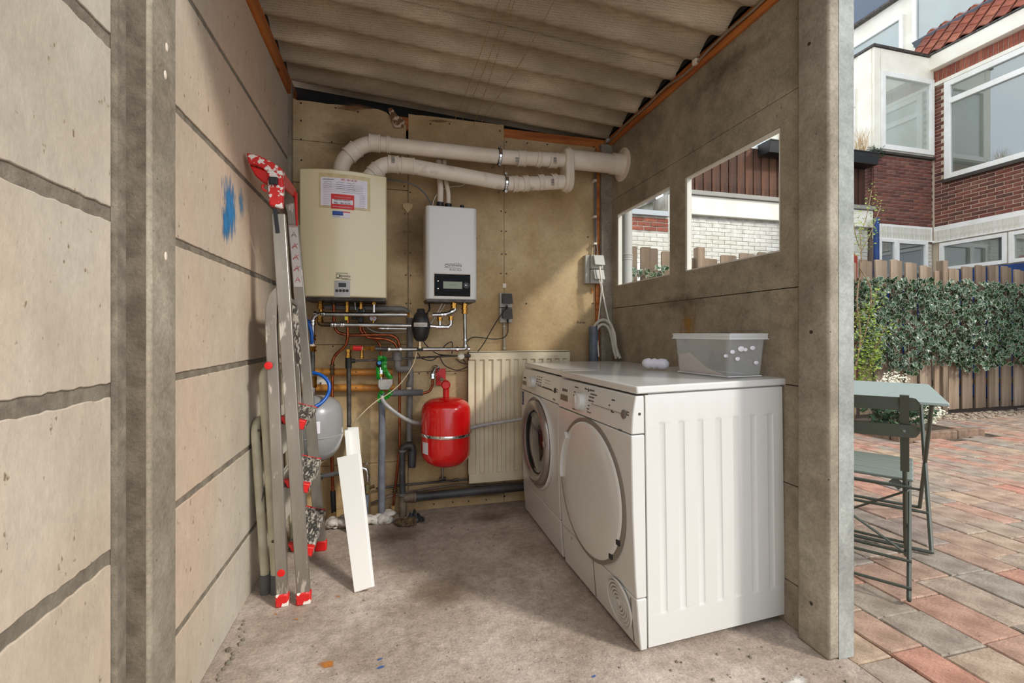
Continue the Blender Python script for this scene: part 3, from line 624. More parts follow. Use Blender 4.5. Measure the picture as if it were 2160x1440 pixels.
# holes in facade coordinate s measured from corner Y=5.9 towards -Y
bricks(house, brickM, (9.19, 5.9, 0), (0, -1, 0), (-1, 0, 0), 2.9, 2.885, 5.36, holes=[(.16, 3, 3.62, 5.40)], cap=230)
bricks(house, brickO, (9.185, 5.9, 0), (0, -1, 0), (-1, 0, 0), 2.9, 5.40, 5.61, soldier=True, cap=60)
bricks(house, brickW, (9.176, 5.9, 0), (0, -1, 0), (-1, 0, 0), 2.9, 2.60, 2.82, soldier=True, cap=60, gap=.006)
MB().box((9.13, 2.4, 2.60), (9.165, 5.9, 2.60+.02)).box((9.177, 2.4, 2.6), (9.19, 5.9, 2.885)).build('lintel_band', whiteT, house)
MB().box((9.14, 2.4, 5.335), (9.19, 5.9, 5.40)).build('stone_band', creamT, house, bevel=.006)
hwin(house, (9.17, 5.73, 0), (0, -1, 0), (-1, 0, 0), 3.0, 3.66, 5.33, fr=.09, trans=(4.98,), mull=(2.2,), depth=1.2, curtain=(.14, .42))
MB().box((9.10, 2.4, 3.60), (9.2, 5.74, 3.655)).build('window_sill', pmat('dark_sill', (64, 58, 52), rough=.6), house)
MB().box((9.05, 2.4, 5.61), (9.2, 5.93, 5.86)).build('cornice', creamT, house, bevel=.006)
MB().box((9.03, 2.4, 5.862), (9.2, 5.93, 5.885)).build('gutter_edge', dsteel, house)
hwin(house, (9.17, 5.80, 0), (0, -1, 0), (-1, 0, 0), .90, 2.10, 2.58, fr=.06, depth=.6)
hwin(house, (9.17, 4.88, 0), (0, -1, 0), (-1, 0, 0), .90, 2.10, 2.58, fr=.06, depth=.6)
blueD = pmat('blue_painted_board', (22, 66, 132), (16, 50, 104), scale=6, rough=.5)
MB().box((9.14, 2.4, 0), (9.2, 5.80, 2.08)).build('blue_lower_wall', blueD, house)
# tiles
tileM = pmat('clay_roof_tile', (255, 250, 246), (206, 190, 180), scale=9, detail=7, rough=.8, bump=.3, bscale=50, speck=(90, 70, 62), speck_scale=26, speck_at=.70, rnd=[(180, 106, 80), (156, 88, 68), (190, 122, 94), (140, 84, 70)])
def tile_mesh():
    b = MB(); w_, h_ = .235, .34
    def f(u, v):
        zz = .018*math.sin((u*1.25-.1)*2*math.pi); return V((v*h_, -u*w_, zz+.004))
    def g_(u, v): p = f(u, v); return V((p.x, p.y, p.z-.016))
    b.grid(f, 8, 1); b.grid(g_, 8, 1); b.add([f(i/8, 0) for i in range(9)]+[g_(i/8, 0) for i in range(9)], [(i, i+1, 10+i, 9+i) for i in range(8)]); return b.mesh('roof_tile', tileM)
tm = tile_mesh(); slope = math.radians(50); I = world_m(house).inverted()
for r in range(5):
    for k in range(17):
        y = 6.35-.215*k; xx = 9.08+.235*r*math.cos(slope); z = 5.92+.235*r*math.sin(slope)
        if y < 5.2 and False: continue
        Mx = Matrix.Translation((xx, y, z+.02)) @ Matrix.Rotation(-slope+.06, 4, 'Y'); link('roof_tile', tm, house, I @ Mx)
MB().prism([(9.2, 5.86), (9.95, 6.75), (9.95, 5.86)], (0, 6.4, 0), (1, 0, 0), (0, 0, 1), (0, -4.0, 0)).build('roof_deck', dsteel, house)
MB().bar((9.60, 6.5, 6.50), (9.60, 2.4, 6.50), .16, .02, (1, 0, 1)).build('lead_flashing', pmat('lead', (116, 124, 134), rough=.6), house)
# dormer storey
MB().box((9.72, 2.4, 6.45), (11.5, 8.6, 7.66)).build('dormer_wall', creamT, house)
hwin(house, (9.69, 8.0, 0), (0, -1, 0), (-1, 0, 0), 1.25, 6.2, 7.30, fr=.07, depth=.5)
hwin(house, (9.69, 6.58, 0), (0, -1, 0), (-1, 0, 0), 1.26, 6.54, 7.62, fr=.07, depth=.5)
hwin(house, (9.69, 5.24, 0), (0, -1, 0), (-1, 0, 0), 1.3, 6.54, 7.62, fr=.07, depth=.5)
MB().box((9.80, 2.4, 7.67), (11.5, 9, 9.0)).build('upper_storey', pmat('blue_grey_cladding', (96, 108, 124), rough=.5), house)
MB().box((9.6, 2.4, 7.655), (9.9, 8.7, 7.70)).build('eaves_board', dsteel, house)
# bay extension
bay = thing('bay_extension', 'white panelled bay box above dark red brick, projecting from the brick house', 'bay', (8.4, 6.4, 0))
MB().box((7.83, 5.93, 0), (9.18, 8.2, 4.1)).build('wall', mortD, bay)
bricks(bay, brickM, (7.80, 5.93, 0), (1, 0, 0), (0, -1, 0), 1.388, 2.885, 4.06, ph=.058, cap=230)
bricks(bay, brickM, (7.83, 7.0, 0), (0, -1, 0), (-1, 0, 0), 1.09, 2.885, 4.06, ph=.058, cap=60)
bricks(bay, brickW, (7.82, 5.92, 0), (1, 0, 0), (0, -1, 0), 1.34, 2.64, 2.86, soldier=True, cap=40, gap=.006)
MB().box((7.82, 5.885, 2.62), (9.17, 5.92, 2.64)).box((7.82, 5.92, 2.62), (9.17, 5.935, 2.885)).build('lintel_band', whiteT, bay)
MB().box((7.80, 5.9, 4.10), (9.16, 8.2, 5.84)).build('box_panel', creamT, bay)
for a, b_, z0, z1, nm in ((7.796, 7.93, 4.12, 5.83, 'panel'), (7.94, 9.15, 5.46, 5.83, 'panel')): MB().box((a, 5.885, z0), (b_, 5.9, z1)).build(nm, creamT, bay, bevel=.003)
MB().box((7.76, 5.86, 5.84), (9.2, 8.2, 5.875)).build('roof_edge', dsteel, bay)
MB().box((7.76, 5.87, 4.06), (9.17, 8.2, 4.10)).build('sill_edge', pmat('dark_edge', (58, 54, 48), rough=.7), bay)
hwin(bay, (7.935, 5.89, 0), (1, 0, 0), (0, -1, 0), 1.2, 4.13, 5.45, fr=.085, depth=.8)
for y0, y1 in ((5.93, 6.16),): MB().box((7.785, y0, 4.12), (7.8, y1, 5.83)).build('panel', creamT, bay, bevel=.003)
hwin(bay, (7.79, 7.6, 0), (0, -1, 0), (-1, 0, 0), 1.4, 4.13, 4.95, fr=.07, depth=.3); hwin(bay, (7.79, 7.6, 0), (0, -1, 0), (-1, 0, 0), 1.4, 4.97, 5.30, fr=.07, depth=.3)
hwin(bay, (7.90, 5.90, 0), (1, 0, 0), (0, -1, 0), .38, 1.75, 2.62, fr=.05, depth=.4); hwin(bay, (8.28, 5.90, 0), (1, 0, 0), (0, -1, 0), .72, 1.75, 2.62, fr=.06, depth=.4)
bricks(bay, brickW, (9.0, 5.93, 0), (1, 0, 0), (0, -1, 0), .17, 1.4, 2.62, cap=30, gap=.006)
MB().box((7.87, 5.90, .6), (9.0, 5.95, 1.74)).build('blue_lower_wall', blueD, bay)
# white extension with roof terrace
ext = thing('white_extension', 'low white painted brick extension with cream fascia below the roof terrace', 'extension', (5.8, 6.0, 0))
MB().box((3.93, 5.98, 0), (7.77, 9, 3.1)).build('wall', mortW, ext)
bricks(ext, brickW, (3.93, 5.98, 0), (1, 0, 0), (0, -1, 0), 3.84, 1.45, 2.80, cap=300, gap=.007, pl=.22)
MB().box((3.93, 5.90, 2.80), (7.79, 5.975, 3.08)).build('cream_fascia', creamT, ext, bevel=.005)
MB().box((3.93, 5.86, 3.085), (7.80, 6.1, 3.15)).build('roof_edge', pmat('grey_edge', (150, 146, 138), rough=.6), ext, bevel=.004)
ter = thing('terrace_screen', 'brown reed-like batten screen round the roof terrace of the white extension', 'screen', (5.8, 6.0, 3.15))
btM = pmat('brown_batten', (110, 70, 46), (74, 46, 32), scale=16, rough=.8, stretch=(1, 1, .1), rnd=[(255, 250, 244), (210, 200, 190), (180, 168, 158)])
gapM = pmat('pale_batten_gap', (176, 172, 164), rough=.6)
MB().box((3.95, 6.03, 3.15), (7.74, 6.05, 3.92)).build('backing', gapM, ter)
x = 3.96
while x < 7.70:
    MB().box((x, 6.0, 3.155), (x+.135, 6.03, 3.93+R.uniform(-.01, .01))).build('batten', btM, ter, bevel=.004); x += .152
MB().box((3.95, 5.99, 3.93), (7.74, 6.06, 3.97)).build('cap_rail', pmat('pale_cap', (200, 200, 196), rough=.5), ter)
def planter(x0, x1, label, parent=None):
    t_ = thing('planter_trough', label, 'planter', ((x0+x1)/2, 5.9, 3.8), group=None)
    b = MB(); b.prism([(-.11, 0), (.11, 0), (.14, .17), (.15, .17), (.15, .19), (-.15, .19), (-.15, .17), (-.14, .17)], (x0, 5.88, 3.80), (0, 1, 0), (0, 0, 1), (x1-x0, 0, 0)); b.build('trough', black, t_, bevel=.004)
    gs = MB(); rr = random.Random(int(x0*10))
    for k in range(60):
        xx = rr.uniform(x0+.3, x0+.55); a = rr.uniform(-.16, .22); gs.tube([(xx, 5.88, 3.97), (xx+a*.4, 5.88+rr.uniform(-.05, .05), 4.15), (xx+a, 5.88+rr.uniform(-.1, .1), 4.32+rr.random()*.12)], [.003, .002, .001], 4, cap=False)
    tagit(gs.build('dry_grass', pmat('straw', (186, 150, 92), rough=.8), t_), kind='stuff')
    tagit(foliage(160, (x0+.75, 5.88, 4.05), (.22, .09, .12), .05, 5).build('leaves', MC['shrub_green'], t_, smooth=False), kind='stuff')
    return t_
planter(5.55, 6.75, 'black trough planter with straw grass hooked on the batten screen, seen through the window')
planter(7.05, 7.72, 'black trough planter on the batten screen beside the brick bay')
# neighbour outbuilding (left window)
ob = thing('outbuilding', 'low outbuilding with three red brick courses above white painted brick', 'outbuilding', (3, 5.9, 0))
MB().box((1.4, 5.92, 0), (3.91, 9, 2.74)).build('wall', mortW, ob)
bricks(ob, brickO, (1.4, 5.92, 0), (1, 0, 0), (0, -1, 0), 2.50, 2.51, 2.71, ph=.066, cap=50)
bricks(ob, brickW, (1.4, 5.92, 0), (1, 0, 0), (0, -1, 0), 2.50, 1.42, 2.50, cap=250, gap=.007)
MB().box((1.4, 5.86, 2.73), (3.89, 6.0, 2.80)).build('roof_edge', pmat('pale_zinc', (178, 184, 188), rough=.4), ob)
MB().prism([(1.4, 2.80), (3.88, 2.80), (3.88, 3.12), (3.25, 2.80)], (0, 6.3, 0), (1, 0, 0), (0, 0, 1), (0, .1, 0)).build('gable', pmat('mossy_render', (196, 196, 184), (110, 118, 84), scale=4, rough=.9), ob)
MB().bar((2.6, 6.26, 2.52), (3.88, 6.26, 3.10), .07, .07, (0, 0, 1)).build('verge', pvcG, ob)
MB().box((3.30, 5.86, 1.75), (3.62, 5.91, 2.02)).build('window_frame', whiteT, ob, bevel=.004)
# blue downpipe and grey downpipe
bp_ = MB(); bp_.cyl((7.70, 5.78, 0), (7.70, 5.78, 2.92), .04, 14); 
for z in (1.0, 2.0, 2.86): bp_.cyl((7.70, 5.78, z), (7.70, 5.78, z+.05), .046, 14)
bp_.build('downpipe', blueD, label='blue drainpipe on the white extension wall beside the brick bay', cat='drainpipe')
gp = MB(); gp.cyl((1.505, 2.77, -.02), (1.505, 2.77, 2.3), .040, 18)
for z in (1.51, 1.525, 1.54): gp.lathe([(.040, 0), (.0435, .002), (.0435, .008), (.040, .010)], (1.505, 2.77, z))
gp.build('downpipe', pmat('pale_grey_pvc', (176, 176, 170), rough=.4), label='pale grey drainpipe standing close outside the smaller window', cat='drainpipe')
MB().prism([(0, -1.97), (.34, -1.97), (.34, .32), (.10, .52), (0, .40)], (6.98, 5.86, 1.95), (1, 0, 0), (0, 0, 1), (0, -.07, 0)).build('pointed_board', pmat('faded_red_sheet', (170, 66, 50), rough=.7), label='faded red pointed board standing against the white wall beside the blue drainpipe', cat='board', bevel=.006)
# ---------------------------------------------------------------- bistro set
gm = pmat('grey_green_powder_coat', (112, 120, 112), rough=.42)
gmd = pmat('dark_green_powder_coat', (66, 72, 62), rough=.42)
tb = thing('bistro_table', 'grey-green folding metal garden table with bent rod legs', 'table', (2.75, 1.95, 0))
a = V((.797, .603, 0)); b_ = V((-.603, .797, 0)); C0 = V((2.343, 1.447, 0))
def T3(p, q, z): return C0+a*p+b_*q+V((0, 0, z))
tt = MB(); tt.add([T3(0, 0, .700), T3(.95, 0, .700), T3(.95, .60, .700), T3(0, .60, .700), T3(0, 0, .716), T3(.95, 0, .716), T3(.95, .60, .716), T3(0, .60, .716)], [(0, 3, 2, 1), (4, 5, 6, 7), (0, 1, 5, 4), (1, 2, 6, 5), (2, 3, 7, 6), (3, 0, 4, 7)])
tt.build('table_top', pmat('pale_green_table', (150, 162, 158), rough=.35), tb, bevel=.004)
for p0, p1 in ((.10, .80), (.80, .10)):
    l = MB()
    for q in (.05, .55): l.tube([T3(p0, q, .69), T3(p1, q, .01)], .009, 8)
    l.tube([T3(p1, .05, .012), T3(p1, .55, .012)], .009, 8); l.tube([T3(p0+(p1-p0)*.8, .05, .15), T3(p0+(p1-p0)*.8, .55, .15)], .007, 8)
    l.build('leg_frame', gmd, tb)
ch = thing('bistro_chair', 'grey-green slatted folding garden chair seen from behind beside the concrete post', 'chair', (1.9, 1.5, 0))
f = V((.826, .563, 0)); s = V((-.563, .826, 0)); O = V((1.915, 1.305, 0))
def C3(p, q, z): return O+f*p+s*q+V((0, 0, z))
for k in range(4):
    q0 = .012+k*.098; sl_ = MB(); vs = []
    for zz in (.448, .462):
        vs += [C3(q0, -.005, zz), C3(q0+.088, -.005, zz), C3(q0+.088, .415, zz), C3(q0, .415, zz)]
    sl_.add(vs, [(0, 3, 2, 1), (4, 5, 6, 7), (0, 1, 5, 4), (1, 2, 6, 5), (2, 3, 7, 6), (3, 0, 4, 7)]); sl_.build('seat_slat', gm, ch, bevel=.005)
for z, lean in ((.765, -.130), (.664, -.105)):
    bs = MB()
    hh = lambda u_: .024*math.sqrt(max(.06, 1-max(0, (abs(u_-.5)-.455)/.045)**2))
    for o2 in (0, .010):
        bs.grid(lambda u_, v_: C3(lean-.012+o2-.035*math.sin(math.pi*u_)+(v_-.5)*-.012, -.022+.46*u_, z+(v_-.5)*2*hh(u_)), 44, 2)
    bs.build('back_slat', gmd, ch)
    rv = MB(); rv.ball(C3(lean-.020, .022, z+.0), .006, 8); rv.build('rivet', gm, ch)
for q in (.02, .40):
    MB().bar(C3(-.172, q, .80), C3(-.045, q, .50), .026, .006, f).build('back_upright', gmd, ch)
    MB().tube(bend([C3(-.03, q, .53), C3(.0, q, .45), C3(.17, q, .22), C3(.395, q, .02), C3(.43, q, .008)], .02), .0075, 8).build('leg', gmd, ch)
    MB().tube(bend([C3(.37, q-.012*(1 if q < .2 else -1), .44), C3(.15, q-.012, .22), C3(-.055, q-.012, .02), C3(-.02, q-.012, .008)], .012), .0075, 8).build('leg', gmd, ch)
for p, z in ((.345, .05), (-.03, .055), (.30, .11), (0.0, .43), (.37, .43), (.03, .135)): MB().tube([C3(p, -.0, z), C3(p, .41, z)], .006, 8).build('stretcher', gmd, ch)
MB().bar(C3(-.01, .01, .42), C3(.17, .40, .12), .004, .02, f).build('brace', gmd, ch)
MB().bar(C3(-.01, .40, .42), C3(.17, .03, .12), .004, .02, f).build('brace', gmd, ch)
MB().bar(C3(.04, .03, .415), C3(.04, .06, .44), .03, .01, f).build('hinge', gm, ch)
# ================================================================ MACHINES
inkD = pmat('dark_print', (60, 56, 52), rough=.6); inkL = pmat('grey_print', (150, 144, 136), rough=.5)
def interp(tab, z):
    for (a, va), (b, vb) in zip(tab, tab[1:]):
        if z <= b: t = (z-a)/(b-a); t = t*t*(3-2*t) if False else t; return va+(vb-va)*t
    return tab[-1][1]
FT = [(0, .024), (.10, .033), (.25, .042), (.45, .048), (.62, .049), (.70, .048), (.76, .043), (.80, .036), (.826, .029)]
def fx(z): return -interp(FT, z)
def machine(name, label, cat, loc, rz, ry=0.0):
    t = thing(name, label, cat, loc, rot=(0, ry, rz)); WD, DP = .598, .558
    # cabinet with vertical swages pressed into the near side
    b = MB(); b.box((.018, .006, .02), (DP, WD-.002, .826)); b.build('cabinet', whiteG, t, local=True)
    sp = MB(); cx = [.062+.0735*k for k in range(7)]
    def side(u, v):
        x = .004+(DP-.004)*u; z = .018+.806*v; d = 0
        for c in cx:
            q = abs(x-c)/.0135
            if q < 1:
                zz = max(0, min(1, (z-.115)/.013, (.735-z)/.013)); d = max(d, (1-q**4)*zz)
        return V((x, d*.0045, z))
    us = sorted(set([0, 1]+[(c+o_-.004)/(DP-.004) for c in cx for o_ in (-.0136, -.0125, -.010, -.005, 0, .005, .010, .0125, .0136)]))
    vs = [0, .1165, .1205, .1255, .1325, .5, .8765, .883, .889, .8925, 1]
    k0 = len(us); P = [side(u, v) for v in vs for u in us]
    sp.add(P, [(j*k0+i, j*k0+i+1, (j+1)*k0+i+1, (j+1)*k0+i) for j in range(len(vs)-1) for i in range(k0-1)]); 
    # return flange on the front edge of the side panel
    sp.box((.003, .0005, .018), (.006, .02, .824)); sp.build('side_panel', whiteG, t, local=True, angle=25)
    # front fascia in two pieces
    def fascia(z0, z1, nm, n_):
        m = MB(); zs = [z0+(z1-z0)*i/n_ for i in range(n_+1)]; poly = [(fx(z), z) for z in zs]+[(0.0, z1), (0.0, z0)]
        m.prism(poly, (0, .001, 0), (1, 0, 0), (0, 0, 1), (0, .596, 0)); return m.build(nm, whiteG, t, local=True, bevel=.004, angle=30)
    fascia(.012, .176, 'plinth_flap', 6); fascia(.179, .698, 'front_panel', 14); fascia(.701, .822, 'control_panel', 8)
    MB().cyl((-.018, .0012, .765), (-.018, -.0006, .765), .0045, 12).build('screw', dsteel, t, local=True)
    ld = MB(); ld.box((-.030, -.004, .828), (DP+.018, .602, .853)); ld.build('lid', whiteG, t, local=True, bevel=.005)
    for x in (.05, .5):
        for y in (.05, .55): MB().cyl((x, y, 0), (x, y, .021), .022, 12).build('foot', blackR, t, local=True)
    return t
def ptext(t, s, size, y, z, sx=.9, mat=None, off=.0008):
    sl = math.atan((fx(z+.01)-fx(z-.01))/.02); return text(s, size, (fx(z)-off, y, z), (0, -1, 0), (math.sin(sl), 0, math.cos(sl)), mat or inkD, t, sx=sx, local=True)
def knob(t, y, z, r, name='knob'):
    b = MB(); b.lathe([(r*1.12, 0), (r*1.12, .003), (r, .004), (r*.93, .022), (r*.8, .025), (.001, .025)], (fx(z)+.001, y, z), (-1, 0, .12), 28)
    b.bar((fx(z)-.025, y, z-r*.8), (fx(z)-.025, y, z+r*.8), .006, .004, (1, 0, 0)); return b.build(name, whiteG, t, local=True)
def recess(t, y0, y1, z0, z1, mat, name='drawer_grip', off=.0006):
    b = MB(); b.prism([(y0, z0), (y1, z0), (y1-.008, z1), (y0+.008, z1)], (fx((z0+z1)/2)-off, 0, 0), (0, 1, 0), (0, 0, 1), (.004, 0, 0)); return b.build(name, mat, t, local=True, bevel=.002)
gripM = pmat('grey_grip_recess', (112, 104, 94), rough=.4)
dr = machine('tumble_dryer', 'white tumble dryer with ribbed side standing nearest, big round white door', 'dryer', (.781, 1.297, 0), math.radians(2.4), -math.radians(.9))
wa = machine('washing_machine', 'white washing machine with grey-rimmed glass door, behind the tumble dryer', 'washing machine', (.758, 1.925, 0), math.radians(.4))
# dryer door
DC = (.300, .437)
b = MB(); b.lathe([(.262, 0), (.262, .006), (.258, .008), (.2485, .008)], (-.0475, DC[0], DC[1]), (-1, 0, .0), 64, cap=False); b.build('door_surround', pmat('warm_grey_seam', (120, 112, 100), rough=.4), dr, local=True)
b = MB(); b.lathe([(.248, 0), (.249, .013), (.245, .018), (.236, .0205), (.17, .022), (.001, .0225)], (-.0405, DC[0], DC[1]), (-1, 0, .0), 64); b.build('door', whiteG, dr, local=True, angle=50)
b = MB()   # grip at the far edge of the door
n_ = 14; P = []
for i in range(n_+1):
    a_ = math.radians(-6+50*i/n_); y_, z_ = DC[0]+math.cos(a_)*.256, DC[1]+math.sin(a_)*.256; y2, z2 = DC[0]+math.cos(a_)*.226, DC[1]+math.sin(a_)*.226
    P += [(-.070, y_, z_), (-.073, y2, z2), (-.055, y2, z2), (-.055, y_, z_)]
b.add(P, [(4*i+j, 4*i+(j+1) % 4, 4*i+4+(j+1) % 4, 4*i+4+j) for i in range(n_) for j in range(4)]+[(3, 2, 1, 0), (4*n_, 4*n_+1, 4*n_+2, 4*n_+3)]); b.build('door_handle', whiteG, dr, local=True, bevel=.003)
for a_ in (-26, -46):
    a_ = math.radians(a_); y_, z_ = DC[0]-math.cos(a_)*.246, DC[1]+math.sin(a_)*.246
    MB().box((-.0615, y_-.012, z_-.009), (-.045, y_+.008, z_+.009)).build('hinge', black, dr, local=True, bevel=.002)
# dryer vent: concentric rings in a round recess
vt = MB(); vc = (fx(.10)-.0005, .112, .108)
vt.lathe([(.078, 0), (.080, .004), (.076, .007), (.073, .001)], vc, (-1, 0, -.12), 40, cap=False)
for k in range(1, 6): r_ = .078-.0115*k; vt.lathe([(r_+.0035, .001), (r_+.0035, .006), (r_-.0025, .006), (r_-.0025, .001)], vc, (-1, 0, -.12), 40, cap=False)
vt.lathe([(.012, 0), (.012, .007), (.001, .008)], vc, (-1, 0, -.12), 20); vt.build('vent_grille', whiteG, dr, local=True, angle=50)
MB().lathe([(.076, 0), (.076, .0012), (.001, .0012)], vc, (-1, 0, -.12), 40).build('vent_recess', pmat('vent_shade', (150, 144, 134), rough=.6), dr, local=True)
b = MB(); b.bar((fx(.17)-.001, .036, .165), (fx(.03)-.001, .036, .022), .003, .003, (1, 0, 0)); b.bar((fx(.17)-.001, .30, .176), (fx(.03)-.001, .30, .022), .003, .003, (1, 0, 0)); b.build('seam', gripM, dr, local=True)
ptext(dr, '\u2191', .02, .50, .15, mat=inkL)
# dryer control panel
knob(dr, .372, .752, .034, 'programme_knob'); recess(dr, .495, .585, .722, .758, gripM); ptext(dr, 'SIEMENS', .017, .538, .772, .9)
b = MB(); b.lathe([(.015, 0), (.015, .004), (.012, .006), (.001, .006)], (fx(.757)+.001, .052, .757), (-1, 0, .1), 20); b.build('start_button', gripM, dr, local=True)
b = MB(); b.bar((fx(.757)-.0007, .285, .757), (fx(.757)-.0007, .068, .757), .003, .0012, (1, 0, 0)); b.build('print_line', inkL, dr, local=True)
b = MB(); b.box((fx(.70)-.0006, .005, .7), (fx(.70), .59, .7006)); 
for y0, z0, s_ in ((.43, .80, 'siwatherm'), (.315, .803, 'Baumwolle  pflegeleicht'), (.275, .79, 'schranktrocken'), (.29, .778, 'extratrocken'), (.29, .765, 'b\u00fcgeltrocken'), (.305, .745, 'mix'), (.31, .732, 'warm'), (.30, .720, 'Kurz kalt'), (.43, .712, 'Schnell-mix'), (.44, .78, 'extra'), (.445, .765, '20'), (.445, .752, '30'), (.13, .79, 'option'), (.125, .750, 'schon'), (.030, .765, 'Start'), (.030, .757, 'Stop'), (.07, .700, 'E 46-23')):
    ptext(dr, s_, .0095, y0, z0)
for y_, z_ in ((.15, .772), (.13, .757), (.32, .80)): MB().ball((fx(z_)-.001, y_, z_), .003, 8).build('indicator', inkD, dr, local=True)
# washing machine front
WC = (.292, .468)
b = MB(); b.lathe([(.232, 0), (.232, .010), (.226, .016)], (-.046, WC[0], WC[1]), (-1, 0, 0), 64, cap=False); b.build('door_surround', whiteG, wa, local=True)
ringM = pmat('silver_grey_ring', (156, 146, 140), rough=.22, metal=.55)
b = MB(); b.lathe([(.212, 0), (.214, .020), (.206, .033), (.192, .038), (.172, .034), (.158, .024), (.150, .008)], (-.044, WC[0], WC[1]), (-1, 0, 0), 64, cap=False); b.build('door_ring', ringM, wa, local=True, angle=60)
b = MB(); b.lathe([(.152, 0), (.140, -.004), (.110, .004), (.07, .010), (.001, .012)], (-.060, WC[0], WC[1]), (-1, 0, 0), 48, cap=False); b.build('door_glass', pmat('dark_door_glass', (34, 32, 32), rough=.06, coat=1), wa, local=True, angle=80)
b = MB(); b.lathe([(.155, .016), (.151, .002), (.150, -.004)], (-.052, WC[0], WC[1]), (-1, 0, 0), 48, cap=False); b.build('door_gasket', blackR, wa, local=True)
b = MB(); b.bar((-.084, WC[0]-.185, WC[1]+.045), (-.084, WC[0]-.200, WC[1]+.02), .02, .004, (1, 0, 0)); b.build('door_catch', ringM, wa, local=True)
knob(wa, .385, .760, .032, 'programme_knob'); recess(wa, .505, .590, .722, .752, gripM)
ptext(wa, 'SIEMENS', .014, .55, .765, .8); 
for i in range(4):
    for j in range(3): ptext(wa, 'abcdef'[:4+(i+j) % 3], .008, .33-.03*j, .795-.013*i)
for i in range(3):
    for j in range(4): MB().box((fx(.78)-.0012, .205-.022*j, .79-.014*i), (fx(.78)-.0002, .199-.022*j, .793-.014*i)).build('indicator', inkD, wa, local=True)
b = MB(); b.bar((fx(.752)-.0007, .31, .752), (fx(.752)-.0007, .07, .752), .003, .0012, (1, 0, 0)); b.bar((fx(.752)-.0009, .235, .754), (fx(.752)-.0009, .10, .754), .007, .0012, (1, 0, 0)); b.build('print_line', inkD, wa, local=True)
b = MB(); b.lathe([(.012, 0), (.012, .004), (.001, .005)], (fx(.757)+.001, .055, .757), (-1, 0, .1), 20); b.build('start_button', inkD, wa, local=True)
ptext(wa, 'Start', .008, .028, .762); ptext(wa, 'Stop', .008, .028, .752); ptext(wa, 'E 14-16', .012, .06, .712)
MB().box((fx(.68)-.0012, .548, .615), (fx(.68)+.002, .583, .690)).build('blue_label', pmat('blue_label', (52, 60, 106), rough=.5), wa, local=True)
for i in range(3): ptext(wa, 'AAA'[i], .014, .565, .668-.02*i, mat=paperM, off=.002)
# plastic box and bottle on the machines ----------------------------------------
plas = pmat('clear_plastic', (214, 217, 216), rough=.18, alpha=.30)
A_ = V((1.140, 1.362)); L_ = V((-.030, .272)); S_ = V((.162, .012))
pbx = thing('storage_box', 'clear plastic storage box with lid on top of the tumble dryer', 'storage box', (1.21, 1.5, .864))
def Bp(p, q, z, e=0):
    c = A_+L_*.5+S_*.5; P_ = A_+S_*p+L_*q; P_ = c+(P_-c)*(1+e); return V((P_.x, P_.y, z))
def frust(z0, z1, e0, e1):
    return [Bp(0, 0, z0, e0), Bp(1, 0, z0, e0), Bp(1, 1, z0, e0), Bp(0, 1, z0, e0), Bp(0, 0, z1, e1), Bp(1, 0, z1, e1), Bp(1, 1, z1, e1), Bp(0, 1, z1, e1)]
b = MB(); b.add(frust(.8645, 1.005, -.06, .03), [(0, 3, 2, 1), (0, 1, 5, 4), (1, 2, 6, 5), (2, 3, 7, 6), (3, 0, 4, 7)]); 
b.build('bin', plas, pbx, bevel=.012)
b = MB(); b.add(frust(1.000, 1.018, .08, .075), [(4, 5, 6, 7), (0, 1, 5, 4), (1, 2, 6, 5), (2, 3, 7, 6), (3, 0, 4, 7)]); b.build('lid', pmat('cloudy_plastic', (226, 226, 224), rough=.25, alpha=.6), pbx, bevel=.004)
b = MB()
for z, e in ((1.0, .085), (1.018, .07), (.866, -.06)): 
    q = [Bp(0, 0, z, e), Bp(1, 0, z, e), Bp(1, 1, z, e), Bp(0, 1, z, e), Bp(0, 0, z, e)]; b.tube(q, .0016, 5)
b.build('rim', pmat('pale_plastic_edge', (224, 226, 226), rough=.3), pbx)
b = MB()
for p, q, z, r_ in ((.06, -.02, .955, .010), (.30, -.02, .965, .014), (.42, -.02, .962, .009), (.62, -.02, .968, .011), (.02, .06, .94, .009), (.72, -.02, .915, .010), (.2, -.02, .93, .010)):
    c = Bp(p, q, z); b.ball((c.x, c.y, z), r_, 8, sc3=(1, .15, .7))
tagit(b.build('sticker_remains', paperM, pbx), kind='stuff')
cp = MB(); cp.add([Bp(.02, .05, .868, -.07), Bp(.02, .98, .868, -.07), Bp(.04, .98, .935, -.04), Bp(.04, .75, .945, -.04), Bp(.03, .4, .89, -.05)], [(0, 1, 2, 3, 4)]); cp.build('liner_sheet', pmat('pale_liner', (196, 184, 174), rough=.7), pbx, smooth=False)
bt = MB(); pr_ = [(.004, 0), (.014, .004), (.020, .016), (.023, .028), (.0185, .040), (.0235, .052), (.0185, .066), (.0235, .078), (.022, .10), (.010, .112), (.004, .114)]
bt.lathe(pr_, (1.055, 1.80, .890), (.75, -.66, -.02), 18)
bt.build('ribbed_bottle', pmat('pale_lilac_plastic', (214, 212, 220), rough=.35), label='small pale ribbed plastic bottle lying on the machines beside the clear box', cat='bottle', angle=60)
